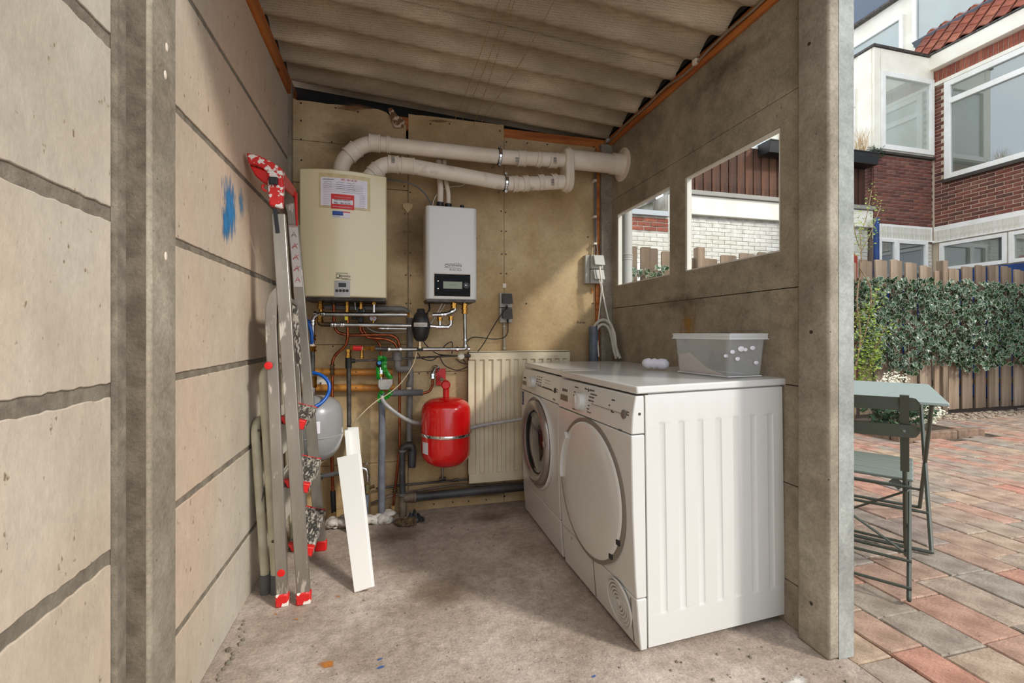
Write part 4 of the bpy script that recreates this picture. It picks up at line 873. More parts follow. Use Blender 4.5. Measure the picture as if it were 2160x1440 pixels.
# ================================================================ RADIATOR
rd = thing('radiator', 'cream panel radiator with vertical flutes and chipped paint on the back wall', 'radiator', (.72, 2.62, .15))
radM = pmat('radiator_cream', (218, 206, 178), (204, 190, 160), scale=6, rough=.45, speck=(110, 74, 44), speck_scale=30, speck_at=.76)
X0, X1, Z0, Z1, RY = .412, 1.04, .150, .912, 2.615
b = MB()
def rf(u, v):
    x = X0+(X1-X0)*u; z = Z0+(Z1-Z0)*v; ph_ = ((x-X0-.03)/.0515) % 1; on = 1 if (Z0+.055 < z < Z1-.045 and X0+.025 < x < X1-.03) else 0
    d = max(0, min(1, (abs(ph_-.5)-.20)/.07))*on; return V((x, RY+.011*d if on else RY, z))
us = sorted([0, 1]+[(.03+.0515*(k+o_)) / (X1-X0) for k in range(12) for o_ in (.20, .24, .30, .70, .76, .80) if .03+.0515*(k+o_) < X1-X0-.02]); vs = [0, .070, .074, .085, .92, .935, .942, 1]
k0 = len(us); b.add([rf(u, v) for v in vs for u in us], [(j*k0+i, j*k0+i+1, (j+1)*k0+i+1, (j+1)*k0+i) for j in range(len(vs)-1) for i in range(k0-1)])
b.box((X0, RY+.012, Z0), (X1, RY+.03, Z1)); b.box((X0, RY, Z0-.001), (X0+.004, RY+.03, Z1)); b.box((X0, RY, Z1-.004), (X1, RY+.03, Z1+.002)); b.build('panel', radM, rd, angle=25)
MB().box((X0+.006, RY+.0301, Z1-.01), (X1-.006, RY+.05, Z1+.004)).build('top_grille', radM, rd)
for x in (X0+.08, X1-.08): MB().box((x, RY+.03, .75), (x+.03, 2.675, .8)).build('bracket', radM, rd)
p = W(972, 751, .10); v_ = MB(); v_.lathe([(.006, -.04), (.010, -.035), (.010, -.01), (.017, -.008), (.019, 0), (.019, .012), (.012, .018), (.001, .018)], p, (0, -1, 0), 16); v_.build('radiator_valve', creamT, rd)
MB().tube([p+V((0, .02, 0)), V((X0+.01, p.y+.02, p.z-.0))], .009, 10).build('valve_tail', dsteel, rd)
# ================================================================ BOILERS
bo = thing('combi_boiler', 'cream wall-hung boiler with curved front and taped service sheet, left of the white unit', 'boiler', (-.24, 2.5, 1.19))
bx0, bx1, bz0, bz1 = -.441, -.041, 1.197, 1.807
def bulge(u): return 2.372-.050*math.sin(math.pi*(.12+.88*u))**1.0
b = MB(); poly = [(bx0+(bx1-bx0)*i/20, bulge(i/20)) for i in range(21)]+[(bx1, 2.672), (bx0, 2.672)]
b.prism(poly, (0, 0, bz0), (1, 0, 0), (0, 1, 0), (0, 0, bz1-bz0)); b.build('casing', creamB, bo, bevel=.006, angle=30)
b = MB(); b.box((bx0+.008, 2.40, bz0-.012), (bx1-.008, 2.67, bz0)); b.build('base_tray', dsteel, bo)
def bf(x): return bulge((x-bx0)/(bx1-bx0))-.0008
def bpx(px, py, y=2.345):
    p = PY(px, py, y); return V((p.x, bf(p.x), p.z))
def bdecal(x0, x1, z0, z1, mat, name, off=0.0, sk=0):
    m = MB(); n_ = 8; P = []
    for i in range(n_+1): x = x0+(x1-x0)*i/n_; P += [V((x, bf(x)-off, z0+sk*i/n_)), V((x, bf(x)-off, z1+sk*i/n_))]
    m.add(P, [(2*i, 2*i+2, 2*i+3, 2*i+1) for i in range(n_)]); return m.build(name, mat, bo)
def pz(px, py): return PY(px, py, 2.335)
tape = pmat('yellowed_tape', (204, 186, 138), (190, 170, 122), scale=30, rough=.35)
a0, a1 = pz(673, 365), pz(781, 445)
bdecal(a0.x, a1.x, a1.z, a0.z, tape, 'tape', .0003)
s0, s1 = pz(677, 374), pz(775, 440); sheet_ = bdecal(s0.x, s1.x, s1.z, s0.z, paperM, 'service_sheet', .0009)
r0, r1 = pz(699, 410), pz(747.5, 444); bdecal(r0.x, r1.x, r1.z, r0.z, pmat('red_print', (204, 32, 30), rough=.5), 'red_sticker', .0016)
w0, w1 = pz(701, 421), pz(745, 434); bdecal(w0.x, w1.x, w1.z, w0.z, paperM, 'sticker_panel', .0022)
def btext(s_, size, px, py, mat, sx=.9, off=.003, al='CENTER'): p = pz(px, py); o = text(s_, size, V((p.x, bf(p.x)-off-.0015, p.z)), (1, (bf(p.x+.02)-bf(p.x-.02))/.04, 0), (0, 0, 1), mat, bo, sx=sx, align=al); return o
redI = pmat('red_ink', (190, 40, 50), rough=.7); greyI = pmat('grey_ink', (110, 104, 116), rough=.8)
btext('085 - 401 62 95', .0125, 737, 384, redI); btext('SERVICEKAART', .006, 694, 381, inkD, 1.3); btext('Uw servicepartner in onderhoud', .0055, 723, 419, paperM, 1.0)
btext('SERVICE DIENST', .0085, 723, 425.5, inkD, 1.2); btext('085 - 401 62 95', .0105, 723, 432, inkD, 1.1, .0032); btext('www.servicedienst.nl', .009, 723, 439.5, paperM, 1.1)
b = MB()
for i in range(14):
    z = s0.z-.034-.0085*i
    for x0_, x1_ in ((s0.x+.012, r0.x-.006 if i > 4 else s1.x-.02), (r1.x+.01, s1.x-.012)):
        if i <= 4 and x0_ > r0.x: continue
        b.box((x0_, bf((x0_+x1_)/2)-.0022, z), (x1_, bf((x0_+x1_)/2)-.002, z+.0012))
b.build('ruled_lines', pmat('faint_rule', (176, 160, 170), rough=.8), bo)
b = MB(); rr = random.Random(4)
for row in range(4):
    for c0 in (.014, .070, .120, .180):
        x = s0.x+c0; z = s0.z-.022-.010*row; pts = []
        for k in range(12): pts.append(V((x+.0033*k, bf(x+.0033*k)-.0028, z+rr.uniform(-.0025, .0025))))
        if c0 < .2 and x+.04 < s1.x: b.tube(pts, .0005, 4)
b.build('handwriting', greyI, bo)
q0, q1 = pz(702, 446), pz(739, 462)
bdecal(q0.x, q0.x+.048, q0.z-.020, q0.z, pmat('blue_print', (30, 70, 150), rough=.5), 'blue_sticker', .001); bdecal(q0.x+.048, q1.x, q0.z-.006, q0.z, MC['red_print'], 'sticker_edge', .001)
bdecal(q0.x, q0.x+.047, q1.z, q0.z-.021, paperM, 'sticker_text_panel', .001); btext('Bel bij storing', .006, 711, 455, inkD, .9); btext('24 uur service', .006, 711, 459, inkD, .9)
bdecal(pz(725, 452).x, pz(738, 452).x, q1.z, pz(730, 450).z, paperM, 'sticker_blank', .001)
l0 = pz(722, 581); btext('remeha', .0165, 729, 584.8, inkD, .95); btext('AVANTA', .0085, 731, 591, inkD, 1.2)
b = MB()
for z_, y_ in ((pz(722, 577).z, 0), (pz(722, 588).z, 0)): x0_, x1_ = pz(709, 577).x, pz(735, 577).x; b.box((x0_, bf(x0_)-.002, z_), (x1_, bf(x0_)-.001, z_+.0015))
x0_ = pz(709, 577).x
zt, zb = pz(709, 579).z, pz(709, 586).z; b.tube(spl([V((x0_+.014, bf(x0_)-.002, zt)), V((x0_+.004, bf(x0_)-.002, zt)), V((x0_+.002, bf(x0_)-.002, (zt+zb)/2)), V((x0_+.004, bf(x0_)-.002, zb)), V((x0_+.014, bf(x0_)-.002, zb))], 4), .0011, 5)
b.tube([V((x0_+.016, bf(x0_)-.002, zb)), V((x0_+.016, bf(x0_)-.002, zt)), V((x0_+.026, bf(x0_)-.002, zt-.003)), V((x0_+.018, bf(x0_)-.002, (zt+zb)/2)), V((x0_+.027, bf(x0_)-.002, zb))], .0011, 5)
b.build('logo', inkD, bo)
c0, c1 = pz(706.5, 592), pz(739, 627); cpn = bdecal(c0.x, c1.x, c1.z, c0.z, pmat('grey_control_panel', (158, 152, 148), rough=.4, metal=.3), 'control_panel', .0025)
d0, d1 = pz(715, 597), pz(731, 606); bdecal(d0.x, d1.x, d1.z, d0.z, black, 'display', .0034)
for px in (711.5, 719, 726, 733): p = pz(px, 613.5); MB().cyl((p.x, bf(p.x), p.z), (p.x, bf(p.x)-.006, p.z), .0068, 16).build('button', black, bo)
# white unit
wu = thing('heat_pump_unit', 'white wall-hung indoor unit with black control window, right of the cream boiler', 'heating unit', (.30, 2.56, 1.19))
hx0, hx1, hz0, hz1, hy = PY(898, 500, 2.45).x, PY(1006.5, 500, 2.45).x, 1.203, 1.702, 2.45
b = MB(); rr_ = .024; poly = []
for (cx_, cy_, a0_) in ((hx0+rr_, hy+rr_, 180), (hx1-rr_, hy+rr_, 270)):
    for k in range(7): a_ = math.radians(a0_+15*k); poly.append((cx_+rr_*math.cos(a_), cy_+rr_*math.sin(a_)))
poly += [(hx1, 2.674), (hx0, 2.674)]; b.prism(poly, (0, 0, hz0), (1, 0, 0), (0, 1, 0), (0, 0, hz1-hz0)); b.build('casing', whiteG, wu, bevel=.005, angle=30)
MB().box((hx0+.006, hy+.012, hz0-.012), (hx1-.006, 2.67, hz0)).build('base_tray', dsteel, wu)
def hp(px, py, off=0): p = PY(px, py, hy); return V((p.x, hy-off, p.z))
def hrect(px0, py0, px1, py1, mat, name, off, th=.004):
    a_, c_ = hp(px0, py0), hp(px1, py1); z0_, z1_ = c_.z, a_.z; return MB().box((a_.x, hy-off, z0_), (c_.x, hy-off+th, z1_)).build(name, mat, wu, bevel=.0015)
hrect(914.5, 575, 993.5, 627, whiteP, 'control_surround', .002); hrect(916, 577, 992, 625.5, pmat('black_glass', (8, 8, 9), rough=.4), 'control_window', .0035); MC['black_glass'].node_tree.nodes['Principled BSDF'].inputs['Specular IOR Level'].default_value = .12
hrect(934.5, 593, 975, 609.5, pmat('lcd_green', (142, 150, 128), rough=.4), 'display', .0045)
text('\u2014 \u2014 \u2014', .010, hp(955, 602, .006), (1, 0, 0), (0, 0, 1), inkD, wu)
MB().lathe([(.019, 0), (.019, .006), (.016, .008), (.001, .008)], hp(983, 602, .0035), (0, -1, 0), 28).build('dial', pmat('dark_dial', (48, 48, 50), rough=.25), wu)
for px, py in ((924, 592.5), (924, 608.5), (982, 602)): MB().ball(hp(px, py, .011 if px > 950 else .004), .0022, 8).build('indicator_light', pmat('lit_led', (255, 240, 214), emis=1.5), wu)
text('remeha', .0235, hp(961.5, 561.8, .0008), (1, 0, 0), (0, 0, 1), inkD, wu, sx=.92); text('ELGA ACE', .0125, hp(961, 570.5, .0008), (1, 0, 0), (0, 0, 1), inkD, wu, sx=1.15)
b = MB()
for y_ in (555, 564.5): a_, c_ = hp(937, y_), hp(972, y_); b.box((a_.x, hy-.001, a_.z), (c_.x, hy, a_.z+.0013))
for q in ([(944, 557.5), (939.5, 557.5), (938.5, 559.5), (939.5, 561.8), (944, 561.8)], [(945, 561.8), (945, 557.5), (949, 558.5), (946, 560), (949, 561.8)]): b.tube([hp(x, y_, .001) for x, y_ in q], .0011, 5)
b.build('logo', inkD, wu)
for px, py, r_, h_ in ((929.5, 422, .020, .045), (947, 424, .0195, .040)): p = PY(px, 432, 2.52); MB().cyl((p.x, 2.55, hz1), (p.x, 2.55, hz1+h_), r_, 18).build('top_socket', black, wu)
p = PY(975, 432, 2.52); MB().cyl((p.x, 2.53, hz1), (p.x, 2.53, hz1+.02), .009, 12).lathe([(.012, .02), (.012, .03), (.006, .034)], (p.x, 2.53, hz1)).build('air_vent', black, wu)
# ================================================================ VESSELS
rv_ = thing('expansion_vessel', 'shiny red expansion vessel held by a steel strap in front of the radiator', 'vessel', (.32, 2.50, .30))
cxr = PY(941, 900, 2.50); R_ = .134
b = MB(); zt = .672; zb = .302
prof = [(.001, zb-.004), (.05, zb-.002), (.09, zb+.012), (.118, zb+.034), (.131, zb+.062), (R_, zb+.095), (R_, zt-.085), (.130, zt-.055), (.118, zt-.032), (.09, zt-.012), (.05, zt-.003), (.001, zt)]
b.lathe(prof, (cxr.x, 2.50, 0), (0, 0, 1), 56); b.build('tank', redM, rv_, angle=60)
b = MB(); b.lathe([(R_+.001, -.006), (R_+.005, -.008), (R_+.007, 0), (R_+.005, .008), (R_+.001, .006)], (cxr.x, 2.50, .478), (.02, .0, 1), 56, cap=False); b.build('strap', chromeB, rv_)
MB().box((cxr.x-.02, 2.63, .46), (cxr.x+.02, 2.68, .50)).build('strap_bracket', chromeB, rv_)
lb = MB(); lb.grid(lambda u, v: V((cxr.x-math.sin(math.radians(72-22*u))*(R_+.0008), 2.50-math.cos(math.radians(72-22*u))*(R_+.0008), .385+.062*v)), 5, 1); lb.build('label', paperM, rv_)
sv = thing('safety_valve', 'red safety valve and red mounting plate above the red expansion vessel', 'valve', (.32, 2.6, .7))
MB().box((W(920, 0, .01).x, 2.668, c7(0, 1060, .01).z), (W(940, 0, .01).x, 2.676, c7(0, 880, .01).z)).build('wall_plate', redP, sv, bevel=.002)
p = c7(1490, 940, .04); q = V((cxr.x, 2.50, zt))
MB().tube(bend([p+V((0, .035, 0)), p, V((p.x, 2.56, p.z-.01)), V((q.x-.005, 2.50, p.z-.035)), q], .02), .012, 10).build('valve_body', chromeB, sv)
k_ = PY(941, 812, 2.45); MB().cyl((q.x, 2.50, zt), (q.x, 2.50, k_.z), .017, 14).build('stem', redP, sv)
MB().lathe([(.016, 0), (.018, .006), (.0245, .010), (.0245, .040), (.021, .046), (.019, .040), (.001, .040)], (k_.x, 2.495, k_.z), (0, -1, 0), 24).build('cap', redP, sv)
gv = thing('expansion_vessel', 'grey expansion vessel half hidden behind the aluminium stepladder', 'vessel', (-.39, 2.5, .36))
cxg = PY(664, 900, 2.50); Rg = .136; zt, zb = .705, .372
b = MB(); b.lathe([(.001, zb-.004), (.05, zb+.0), (.09, zb+.022), (.118, zb+.06), (.132, zb+.105), (Rg, zb+.125), (Rg, zt-.125), (.134, zt-.085), (.120, zt-.045), (.09, zt-.018), (.05, zt-.004), (.001, zt)], (cxg.x, 2.50, 0), (0, 0, 1), 48)
b.build('tank', pmat('grey_enamel', (142, 142, 142), rough=.3, coat=.5), gv, angle=60)
MB().lathe([(Rg, -.004), (Rg+.003, 0), (Rg, .004)], (cxg.x, 2.50, .507), (0, 0, 1), 48, cap=False).build('seam', MC['grey_enamel'], gv)
lb = MB(); lb.grid(lambda u, v: V((cxg.x+math.sin(math.radians(5+14*u))*(Rg+.0008), 2.50-math.cos(math.radians(5+14*u))*(Rg+.0008), .535+.058*v)), 4, 1); lb.build('label', paperM, gv)
# ================================================================ LADDERS
ld = thing('stepladder', 'paint-spattered aluminium stepladder with red top and red feet, leaning on the left wall', 'ladder', (-.36, 2.05, 0))
def stile(pts, wx, wy, name, mat=alu):
    """channel section stile through points, wide in X"""
    b = MB(); P = []
    for i, p in enumerate(pts):
        p = V(p); a_ = V(pts[max(i-1, 0)]); c_ = V(pts[min(i+1, len(pts)-1)]); d = (c_-a_).normalized(); sx = V((d.z, 0, -d.x)).normalized(); yy = V((0, 1, 0))
        P += [p-sx*wx/2-yy*wy/2, p+sx*wx/2-yy*wy/2, p+sx*wx/2+yy*wy/2, p-sx*wx/2+yy*wy/2]
    n_ = len(pts); b.add(P, [(4*i+j, 4*i+(j+1) % 4, 4*i+4+(j+1) % 4, 4*i+4+j) for i in range(n_-1) for j in range(4)]+[(3, 2, 1, 0), tuple(4*(n_-1)+j for j in range(4))])
    return b.build(name, mat, ld, bevel=.003)
fn, ff = V((-.333, 1.862, .03)), V((-.337, 2.30, .03)); tn, tf = V((-.425, 1.885, 1.47)), V((-.447, 2.22, 1.60))
def on(a_, c_, z): return a_+(c_-a_)*((z-a_.z)/(c_.z-a_.z))
stile([fn, tn], .046, .024, 'stile'); stile([ff, on(ff, tf, 1.51)], .046, .024, 'stile')
rn, rf_ = V((-.408, 1.868, .03)), V((-.41, 2.30, .03)); rt = V((-.452, 1.885, 1.10))
sr = [rn, on(rn, rt, .6), on(rn, rt, 1.05), V((-.448, 1.885, 1.12)), V((-.438, 1.885, 1.16)), V((-.415, 1.885, 1.185))]
stile(sr, .040, .022, 'rear_frame'); stile([rf_, V((-.45, 2.25, 1.12))], .040, .022, 'rear_frame')
MB().bar((-.43, 1.885, 1.17), (-.44, 2.25, 1.15), .03, .02).build('rear_top_tube', alu, ld, bevel=.004)
for p, wx in ((fn, .052), (ff, .052), (rn, .046), (rf_, .046)):
    MB().box((p.x-wx/2, p.y-.016, 0), (p.x+wx/2, p.y+.016, .048)).build('foot', redPaint if p.y < 2 else redP, ld, bevel=.006)
for (px, py) in ((566, 771), (593, 1208)):
    p = PY(px, py, 1.86); MB().lathe([(.0145, 0), (.0135, .004), (.008, .005), (.001, .005)], (p.x, 1.861, p.z), (0, -1, 0), 20).build('rivet_cap', redP, ld, angle=20)
for k, z in enumerate((.205, .448, .690)):
    a_, c_ = on(fn, tn, z), on(ff, tf, z); tr = MB()
    x0_, x1_ = a_.x-.045, a_.x+.040; x2_, x3_ = c_.x-.050, c_.x+.034
    def tp(u, v, dz): xa = x0_+(x1_-x0_)*u; xb = x2_+(x3_-x2_)*u; y = a_.y+.012+(c_.y-a_.y-.02)*v; return V((xa+(xb-xa)*v, y, z+.012-.024*u+dz))
    tr.grid(lambda u, v: tp(u, v, .0025*(1 if int(u*14) % 2 else 0)), 14, 1); tr.grid(lambda u, v: tp(u, v, -.022), 2, 1); tr.grid(lambda u, v: tp(1, v, -.022*u), 1, 1); tr.grid(lambda u, v: tp(0, v, -.022*u), 1, 1)
    tr.build('tread', treadM, ld, smooth=False)
    MB().prism([(x0_-.004, .018), (x1_+.004, -.006), (x1_-.004, -.040), (x0_+.010, -.012)], (0, a_.y+.0125, z), (1, 0, 0), (0, 0, 1), (0, .03, 0)).build('tread_end', redP, ld, bevel=.003)
    MB().bar(tp(0, 1, .001), tp(1, 1, .001), .01, .005).build('tread_strip', redP, ld)
pl = MB(); pa, pc = on(fn, tn, 1.10), on(fn, tn, .86)
def pp_(u, v): return V((-.412+.014*v, 1.90+(2.17-1.90)*u, 1.15-.245*v-.02*u))
pl.grid(pp_, 1, 12); pl.grid(lambda u, v: pp_(u, v)+V((-.018, 0, 0)), 1, 1); pl.build('platform', treadM, ld)
# red moulded head
def H(x, y, Y): return PY(500+x/6.545, 300+y/6.545, Y)
def plate(pts, off, mat, name, bevel=.004):
    m = MB(); P = [V(p) for p in pts]; n_ = len(P); off = V(off)
    m.add(P+[p+off for p in P], [tuple(range(n_-1, -1, -1)), tuple(range(n_, 2*n_))]+[(i, (i+1) % n_, n_+(i+1) % n_, n_+i) for i in range(n_)]); return m.build(name, mat, ld, bevel=bevel)
plate([H(x, y, 1.888) for x, y in ((130, 140), (300, 178), (480, 268), (625, 365), (615, 455), (410, 392), (280, 318), (155, 295))], (0, .050, 0), redPaint, 'head')
plate([H(x, y, 1.90) for x, y in ((165, 312), (410, 390), (440, 470), (412, 575), (345, 535), (250, 455))], (0, .035, 0), redP, 'head_web')
plate([H(x, y, 1.874) for x, y in ((408, 385), (622, 380), (640, 600), (622, 915), (438, 868), (420, 590))], (0, .030, 0), redPaint, 'head_socket', .006)
plate([H(622, 362, 1.91), H(818, 650, 2.225), H(800, 765, 2.225), H(642, 610, 1.91)], (-.014, 0, .004), redP, 'head_bridge')
plate([H(780, 660, 2.20), H(825, 690, 2.20), H(835, 1150, 2.205), H(812, 1150, 2.205)], (0, .02, 0), redP, 'head_far_edge')
MB().tube(spl([H(385, 590, 1.885), H(350, 600, 1.885), H(365, 650, 1.885), H(410, 680, 1.885)], 5), .004, 8).build('hook', redP, ld)
arc = MB(); AP = [on(ff, tf, 1.50), on(ff, tf, 1.56), H(735, 860, 2.215), H(700, 760, 2.17), H(650, 665, 2.10)]
stile([V(p) for p in AP], .040, .022, 'bent_stile_top')
p = PY(577, 381, 1.868); MB().box((p.x-.016, 1.860, p.z-.015), (p.x+.015, 1.873, p.z+.013)).build('hinge_block', black, ld, bevel=.003)
p = PY(583, 466, 1.875); MB().bar((p.x-.004, 1.870, p.z+.045), (p.x+.006, 1.8705, p.z-.045), .006, .014, (1, 0, 0)).build('black_insert', black, ld)
stk = MB(); a_, c_ = on(ff, tf, 1.50), on(ff, tf, 1.23)
stM = pmat('safety_sticker', (206, 200, 194), rough=.5)
stk.add([a_+V((-.018, -.0135, 0)), a_+V((.018, -.0135, 0)), c_+V((.018, -.0135, 0)), c_+V((-.018, -.0135, 0))], [(0, 3, 2, 1)]); so = stk.build('safety_sticker', stM, ld, smooth=False)
for k in range(5):
    c = a_+(c_-a_)*((k+.75)/5.4)+V((0, -.0145, 0)); m = MB()
    m.tube([c+V((-.010, 0, -.012)), c+V((0, 0, .012)), c+V((.010, 0, -.012))], .001, 4); m.tube([c+V((-.006, 0, -.003)), c+V((.006, 0, -.003))], .001, 4)
    if k in (1, 2, 3): m.tube([c+V((-.013, 0, -.010)), c+V((.013, 0, .010))], .001, 4)
    m.build('pictogram', redI if k else inkD, so)
c = a_+V((0, -.0145, -.006)); text('ATTENTION', .006, c, (1, 0, 0), (0, 0, 1), redI, so)
# small cream stepladder
sl_ = thing('step_stool', 'cream-painted folded step stool leaning between the wall and the aluminium stepladder', 'ladder', (-.50, 2.1, 0))
def uframe(x_b, x_t, y0_, y1_, zt_, name, r_=.013, w_=None):
    b = MB(); P = bend([(x_b, y0_, .03), (x_t, y0_+.0, zt_), (x_t, y1_, zt_), (x_b, y1_, .03)], .06, 8)
    # oval tube: scale a round tube in X
    b.tube(P, r_, 12); return b.build(name, creamL, sl_)
uframe(-.452, -.500, 1.965, 2.30, .872, 'front_frame', .0175); uframe(-.492, -.531, 1.975, 2.28, .668, 'rear_frame', .0165)
for p in ((-.452, 1.965), (-.492, 1.975)): MB().cyl((p[0], p[1], 0), (p[0], p[1], .075), .021, 14).build('foot', pmat('grey_rubber_foot', (88, 88, 88), rough=.7), sl_)
for z, dx in ((.60, 0), (.33, .02)):
    tr = MB(); 
    def stp(u, v): return V((-.478+dx+.055*math.sin(0)+.012*u, 1.99+.28*v, z+.10-.20*u))
    tr.grid(stp, 16, 1); tr.grid(lambda u, v: stp(u, v)+V((-.012, 0, 0)), 2, 1); tr.build('step', pmat('ribbed_cream', (186, 182, 166), rough=.5), sl_)
for px, py in ((547, 907), (576, 1141)): p = PY(px, py, 1.95); MB().ball((p.x, 1.947, p.z), .006, 8, sc3=(1, .5, 1)).build('rivet', dsteel, sl_)
MB().bar((-.515, 1.97, .30), (-.47, 1.97, .55), .004, .016, (0, 1, 0)).build('link_bar', dsteel, sl_)
# white boards leaning
wb_ = pmat('white_laminate', (232, 230, 224), rough=.35)
def leanboard(BL, Wv, Lv, th, Wt, label):
    b = MB(); BL, Wv, Lv, Wt = V(BL), V(Wv), V(Lv), V(Wt); nn = Wv.cross(Lv).normalized()*th
    b.add([BL, BL+Wv, BL+Wt+Lv, BL+Lv, BL+nn, BL+Wv+nn, BL+Wt+Lv+nn, BL+Lv+nn], [(0, 1, 2, 3), (7, 6, 5, 4), (0, 4, 5, 1), (1, 5, 6, 2), (2, 6, 7, 3), (3, 7, 4, 0)])
    return b.build('shelf_board', wb_, label=label, cat='board', bevel=.002)
leanboard((-.155, 1.885, .002), (.070, -.030, .030), (-.1015, .315, .454), -.018, (.096, .0, .015), 'narrow white shelf board leaning askew nearest, in front of the pipes')
sb_ = thing('shelf_profile', 'taller white shelf board with a ledge leaning behind the front shelf board', 'board', (-.17, 2.5, 0))
b = MB(); b.add([V(p) for p in ((-.192, 2.40, .001), (-.135, 2.40, .001), (-.192, 2.60, .512), (-.248, 2.60, .512), (-.192, 2.415, .001), (-.135, 2.415, .001), (-.192, 2.615, .512), (-.248, 2.615, .512))], [(0, 1, 2, 3), (7, 6, 5, 4), (0, 4, 5, 1), (1, 5, 6, 2), (2, 6, 7, 3), (3, 7, 4, 0)]); b.build('board', wb_, sb_, bevel=.002)
b = MB(); b.bar((-.226, 2.50, .30), (-.252, 2.585, .505), .022, .02, (1, 0, 0)); b.build('ledge', wb_, sb_, bevel=.002)
# ================================================================ FLUES
FYY = 2.50
def fp(px, py, y=FYY): return PY(px, py, y)
def sock(b, p, q, r, n=20): b.cyl(p, q, r, n)
def seg_cyl(path, t0, t1): pass
def collar(parent, p, d, r, L_, name='pipe_socket', mat=whiteP):
    """socket with two raised rings centred on p along d"""
    p, d = V(p), V(d).normalized(); b = MB()
    b.lathe([(r, -L_/2), (r+.0045, -L_/2+.001), (r+.0045, -L_/2+.008), (r+.002, -L_/2+.009), (r+.002, L_/2-.009), (r+.0045, L_/2-.008), (r+.0045, L_/2-.001), (r, L_/2)], p, d, 26, cap=False); return b.build(name, mat, parent, angle=50)
fl1 = thing('flue_pipe', 'upper white flue pipe curving from the cream boiler top to the wall duct', 'flue pipe', (.3, 2.5, 2.0))
rA = .040
A = [fp(720, 352), fp(722, 335), fp(742, 314), fp(774, 306), fp(800, 309), fp(1053, 337), fp(1118, 338.5), fp(1180, 338)]
pa_ = [V((A[0].x, FYY, 1.80)), V((A[0].x, FYY, 1.90)), V((A[0].x+.045, FYY, 1.965)), V((A[3].x-.04, FYY, 2.018)), V((A[3].x+.06, FYY, 2.018)), V((A[5].x, FYY, A[5].z)), V((A[6].x, FYY, A[6].z)), V((A[7].x, FYY, 2.030))]
pa_ = [V((A[0].x, FYY, 1.80)), V((A[0].x, FYY, 1.905)), V((A[0].x+.115, FYY, 2.020)), V((A[5].x, FYY, 2.014)), V((.958, FYY, 2.030))]
MB().tube(bend(pa_, .07, 8), rA, 24, cap=False).build('pipe', whiteP, fl1, angle=60)
collar(fl1, (A[0].x+.055, FYY, 1.962), (1, 0, 1), rA+.002, .062); collar(fl1, (A[0].x+.165, FYY, 2.020), (1, 0, 0), rA+.002, .058); collar(fl1, (A[0].x+.235, FYY, 2.020), (1, 0, 0), rA, .02)
MB().cyl((A[0].x, FYY, 1.806), (A[0].x, FYY, 1.838), rA+.007, 24).build('rubber_ring', pmat('dark_grey_ring', (92, 90, 88), rough=.6), fl1)
for px in (1100, 1136, 1166): q = fp(px, 338.5); collar(fl1, (q.x, FYY, 2.018+.0001*(px-1100)), (1, 0, .03*(1 if px != 1136 else -2)), rA+.001, .05 if px != 1136 else .03)
lblM = pmat('pipe_print', (120, 116, 112), rough=.7)
def bars(parent, px, py, y, n_=6):
    b = MB(); p = PY(px, py, y)
    for k in range(n_): b.box((p.x-.009, y-.0005, p.z-.018+.0062*k), (p.x+.009, y+.0005, p.z-.0155+.0062*k+.0006*(k % 3)))
    return b.build('printed_mark', lblM, parent)
bars(fl1, 1091, 338, FYY-.0475); bars(fl1, 1171, 338, FYY-.0475)
fl2 = thing('flue_pipe', 'lower white air pipe under the upper flue, with grubby stretch above the white unit', 'flue pipe', (.3, 2.5, 1.9))
x0_ = fp(778, 375).x
pb_ = [V((x0_-.015, FYY, 1.80)), V((x0_+.0, FYY, 1.835)), V((x0_+.075, FYY, 1.918)), V((fp(862, 348).x, FYY, 1.917)), V((fp(1065, 381).x, FYY, 1.868)), V((fp(1095, 386).x, FYY, 1.870)), V((.958, FYY, 1.905))]
wdirt = pmat('grubby_white_pvc', (226, 212, 194), (170, 158, 142), scale=9, detail=8, rough=.45, lo=.56, hi=.72)
MB().tube(bend(pb_, .05, 8), rA, 24, cap=False).build('pipe', wdirt, fl2, angle=60)
collar(fl2, (x0_+.035, FYY, 1.872), (1, 0, 1.1), rA+.002, .045); collar(fl2, (x0_+.125, FYY, 1.918), (1, 0, 0), rA+.002, .055); collar(fl2, (x0_+.20, FYY, 1.917), (1, 0, -.02), rA, .07)
for px, z in ((1086, 1.869), (1108, 1.876), (1140, 1.89), (1168, 1.901)): q = fp(px, 385); collar(fl2, (q.x, FYY, z), (1, 0, .15), rA+.001, .034)
bars(fl2, 829, 336, FYY-.0475); bars(fl2, 1166, 384, FYY-.0475)
for px, z, nm in ((1053, 2.014, 'upper'), (1066, 1.868, 'lower')):
    q = fp(px, 340); cl = thing('pipe_clamp', 'steel clamp with black lining round the %s flue pipe' % nm, 'clamp', (q.x, FYY, z))
    MB().lathe([(rA+.0006, -.009), (rA+.004, -.009), (rA+.004, .009), (rA+.0006, .009)], (q.x, FYY, z), (1, 0, -.03), 26, cap=False).build('lining', blackR, cl)
    MB().lathe([(rA+.0041, -.006), (rA+.006, -.006), (rA+.006, .006), (rA+.0041, .006)], (q.x, FYY, z), (1, 0, -.03), 26, cap=False).build('band', chromeB, cl)
    for s_ in (-1, 1): MB().cyl((q.x, FYY-.018, z+s_*(rA+.010)), (q.x, FYY+.012, z+s_*(rA+.010)), .008, 12).build('screw', chrome, cl)
    MB().cyl((q.x, FYY+rA, z), (q.x, 2.68, z), .005, 8).build('rod', chrome, cl)
du = thing('wall_duct', 'white twin-pipe manifold and round duct passing through the grey right wall', 'duct', (1.1, 2.5, 2.0))
b = MB(); n_ = 12; poly = []
zc0, zc1 = 1.905, 2.040; r_ = .058
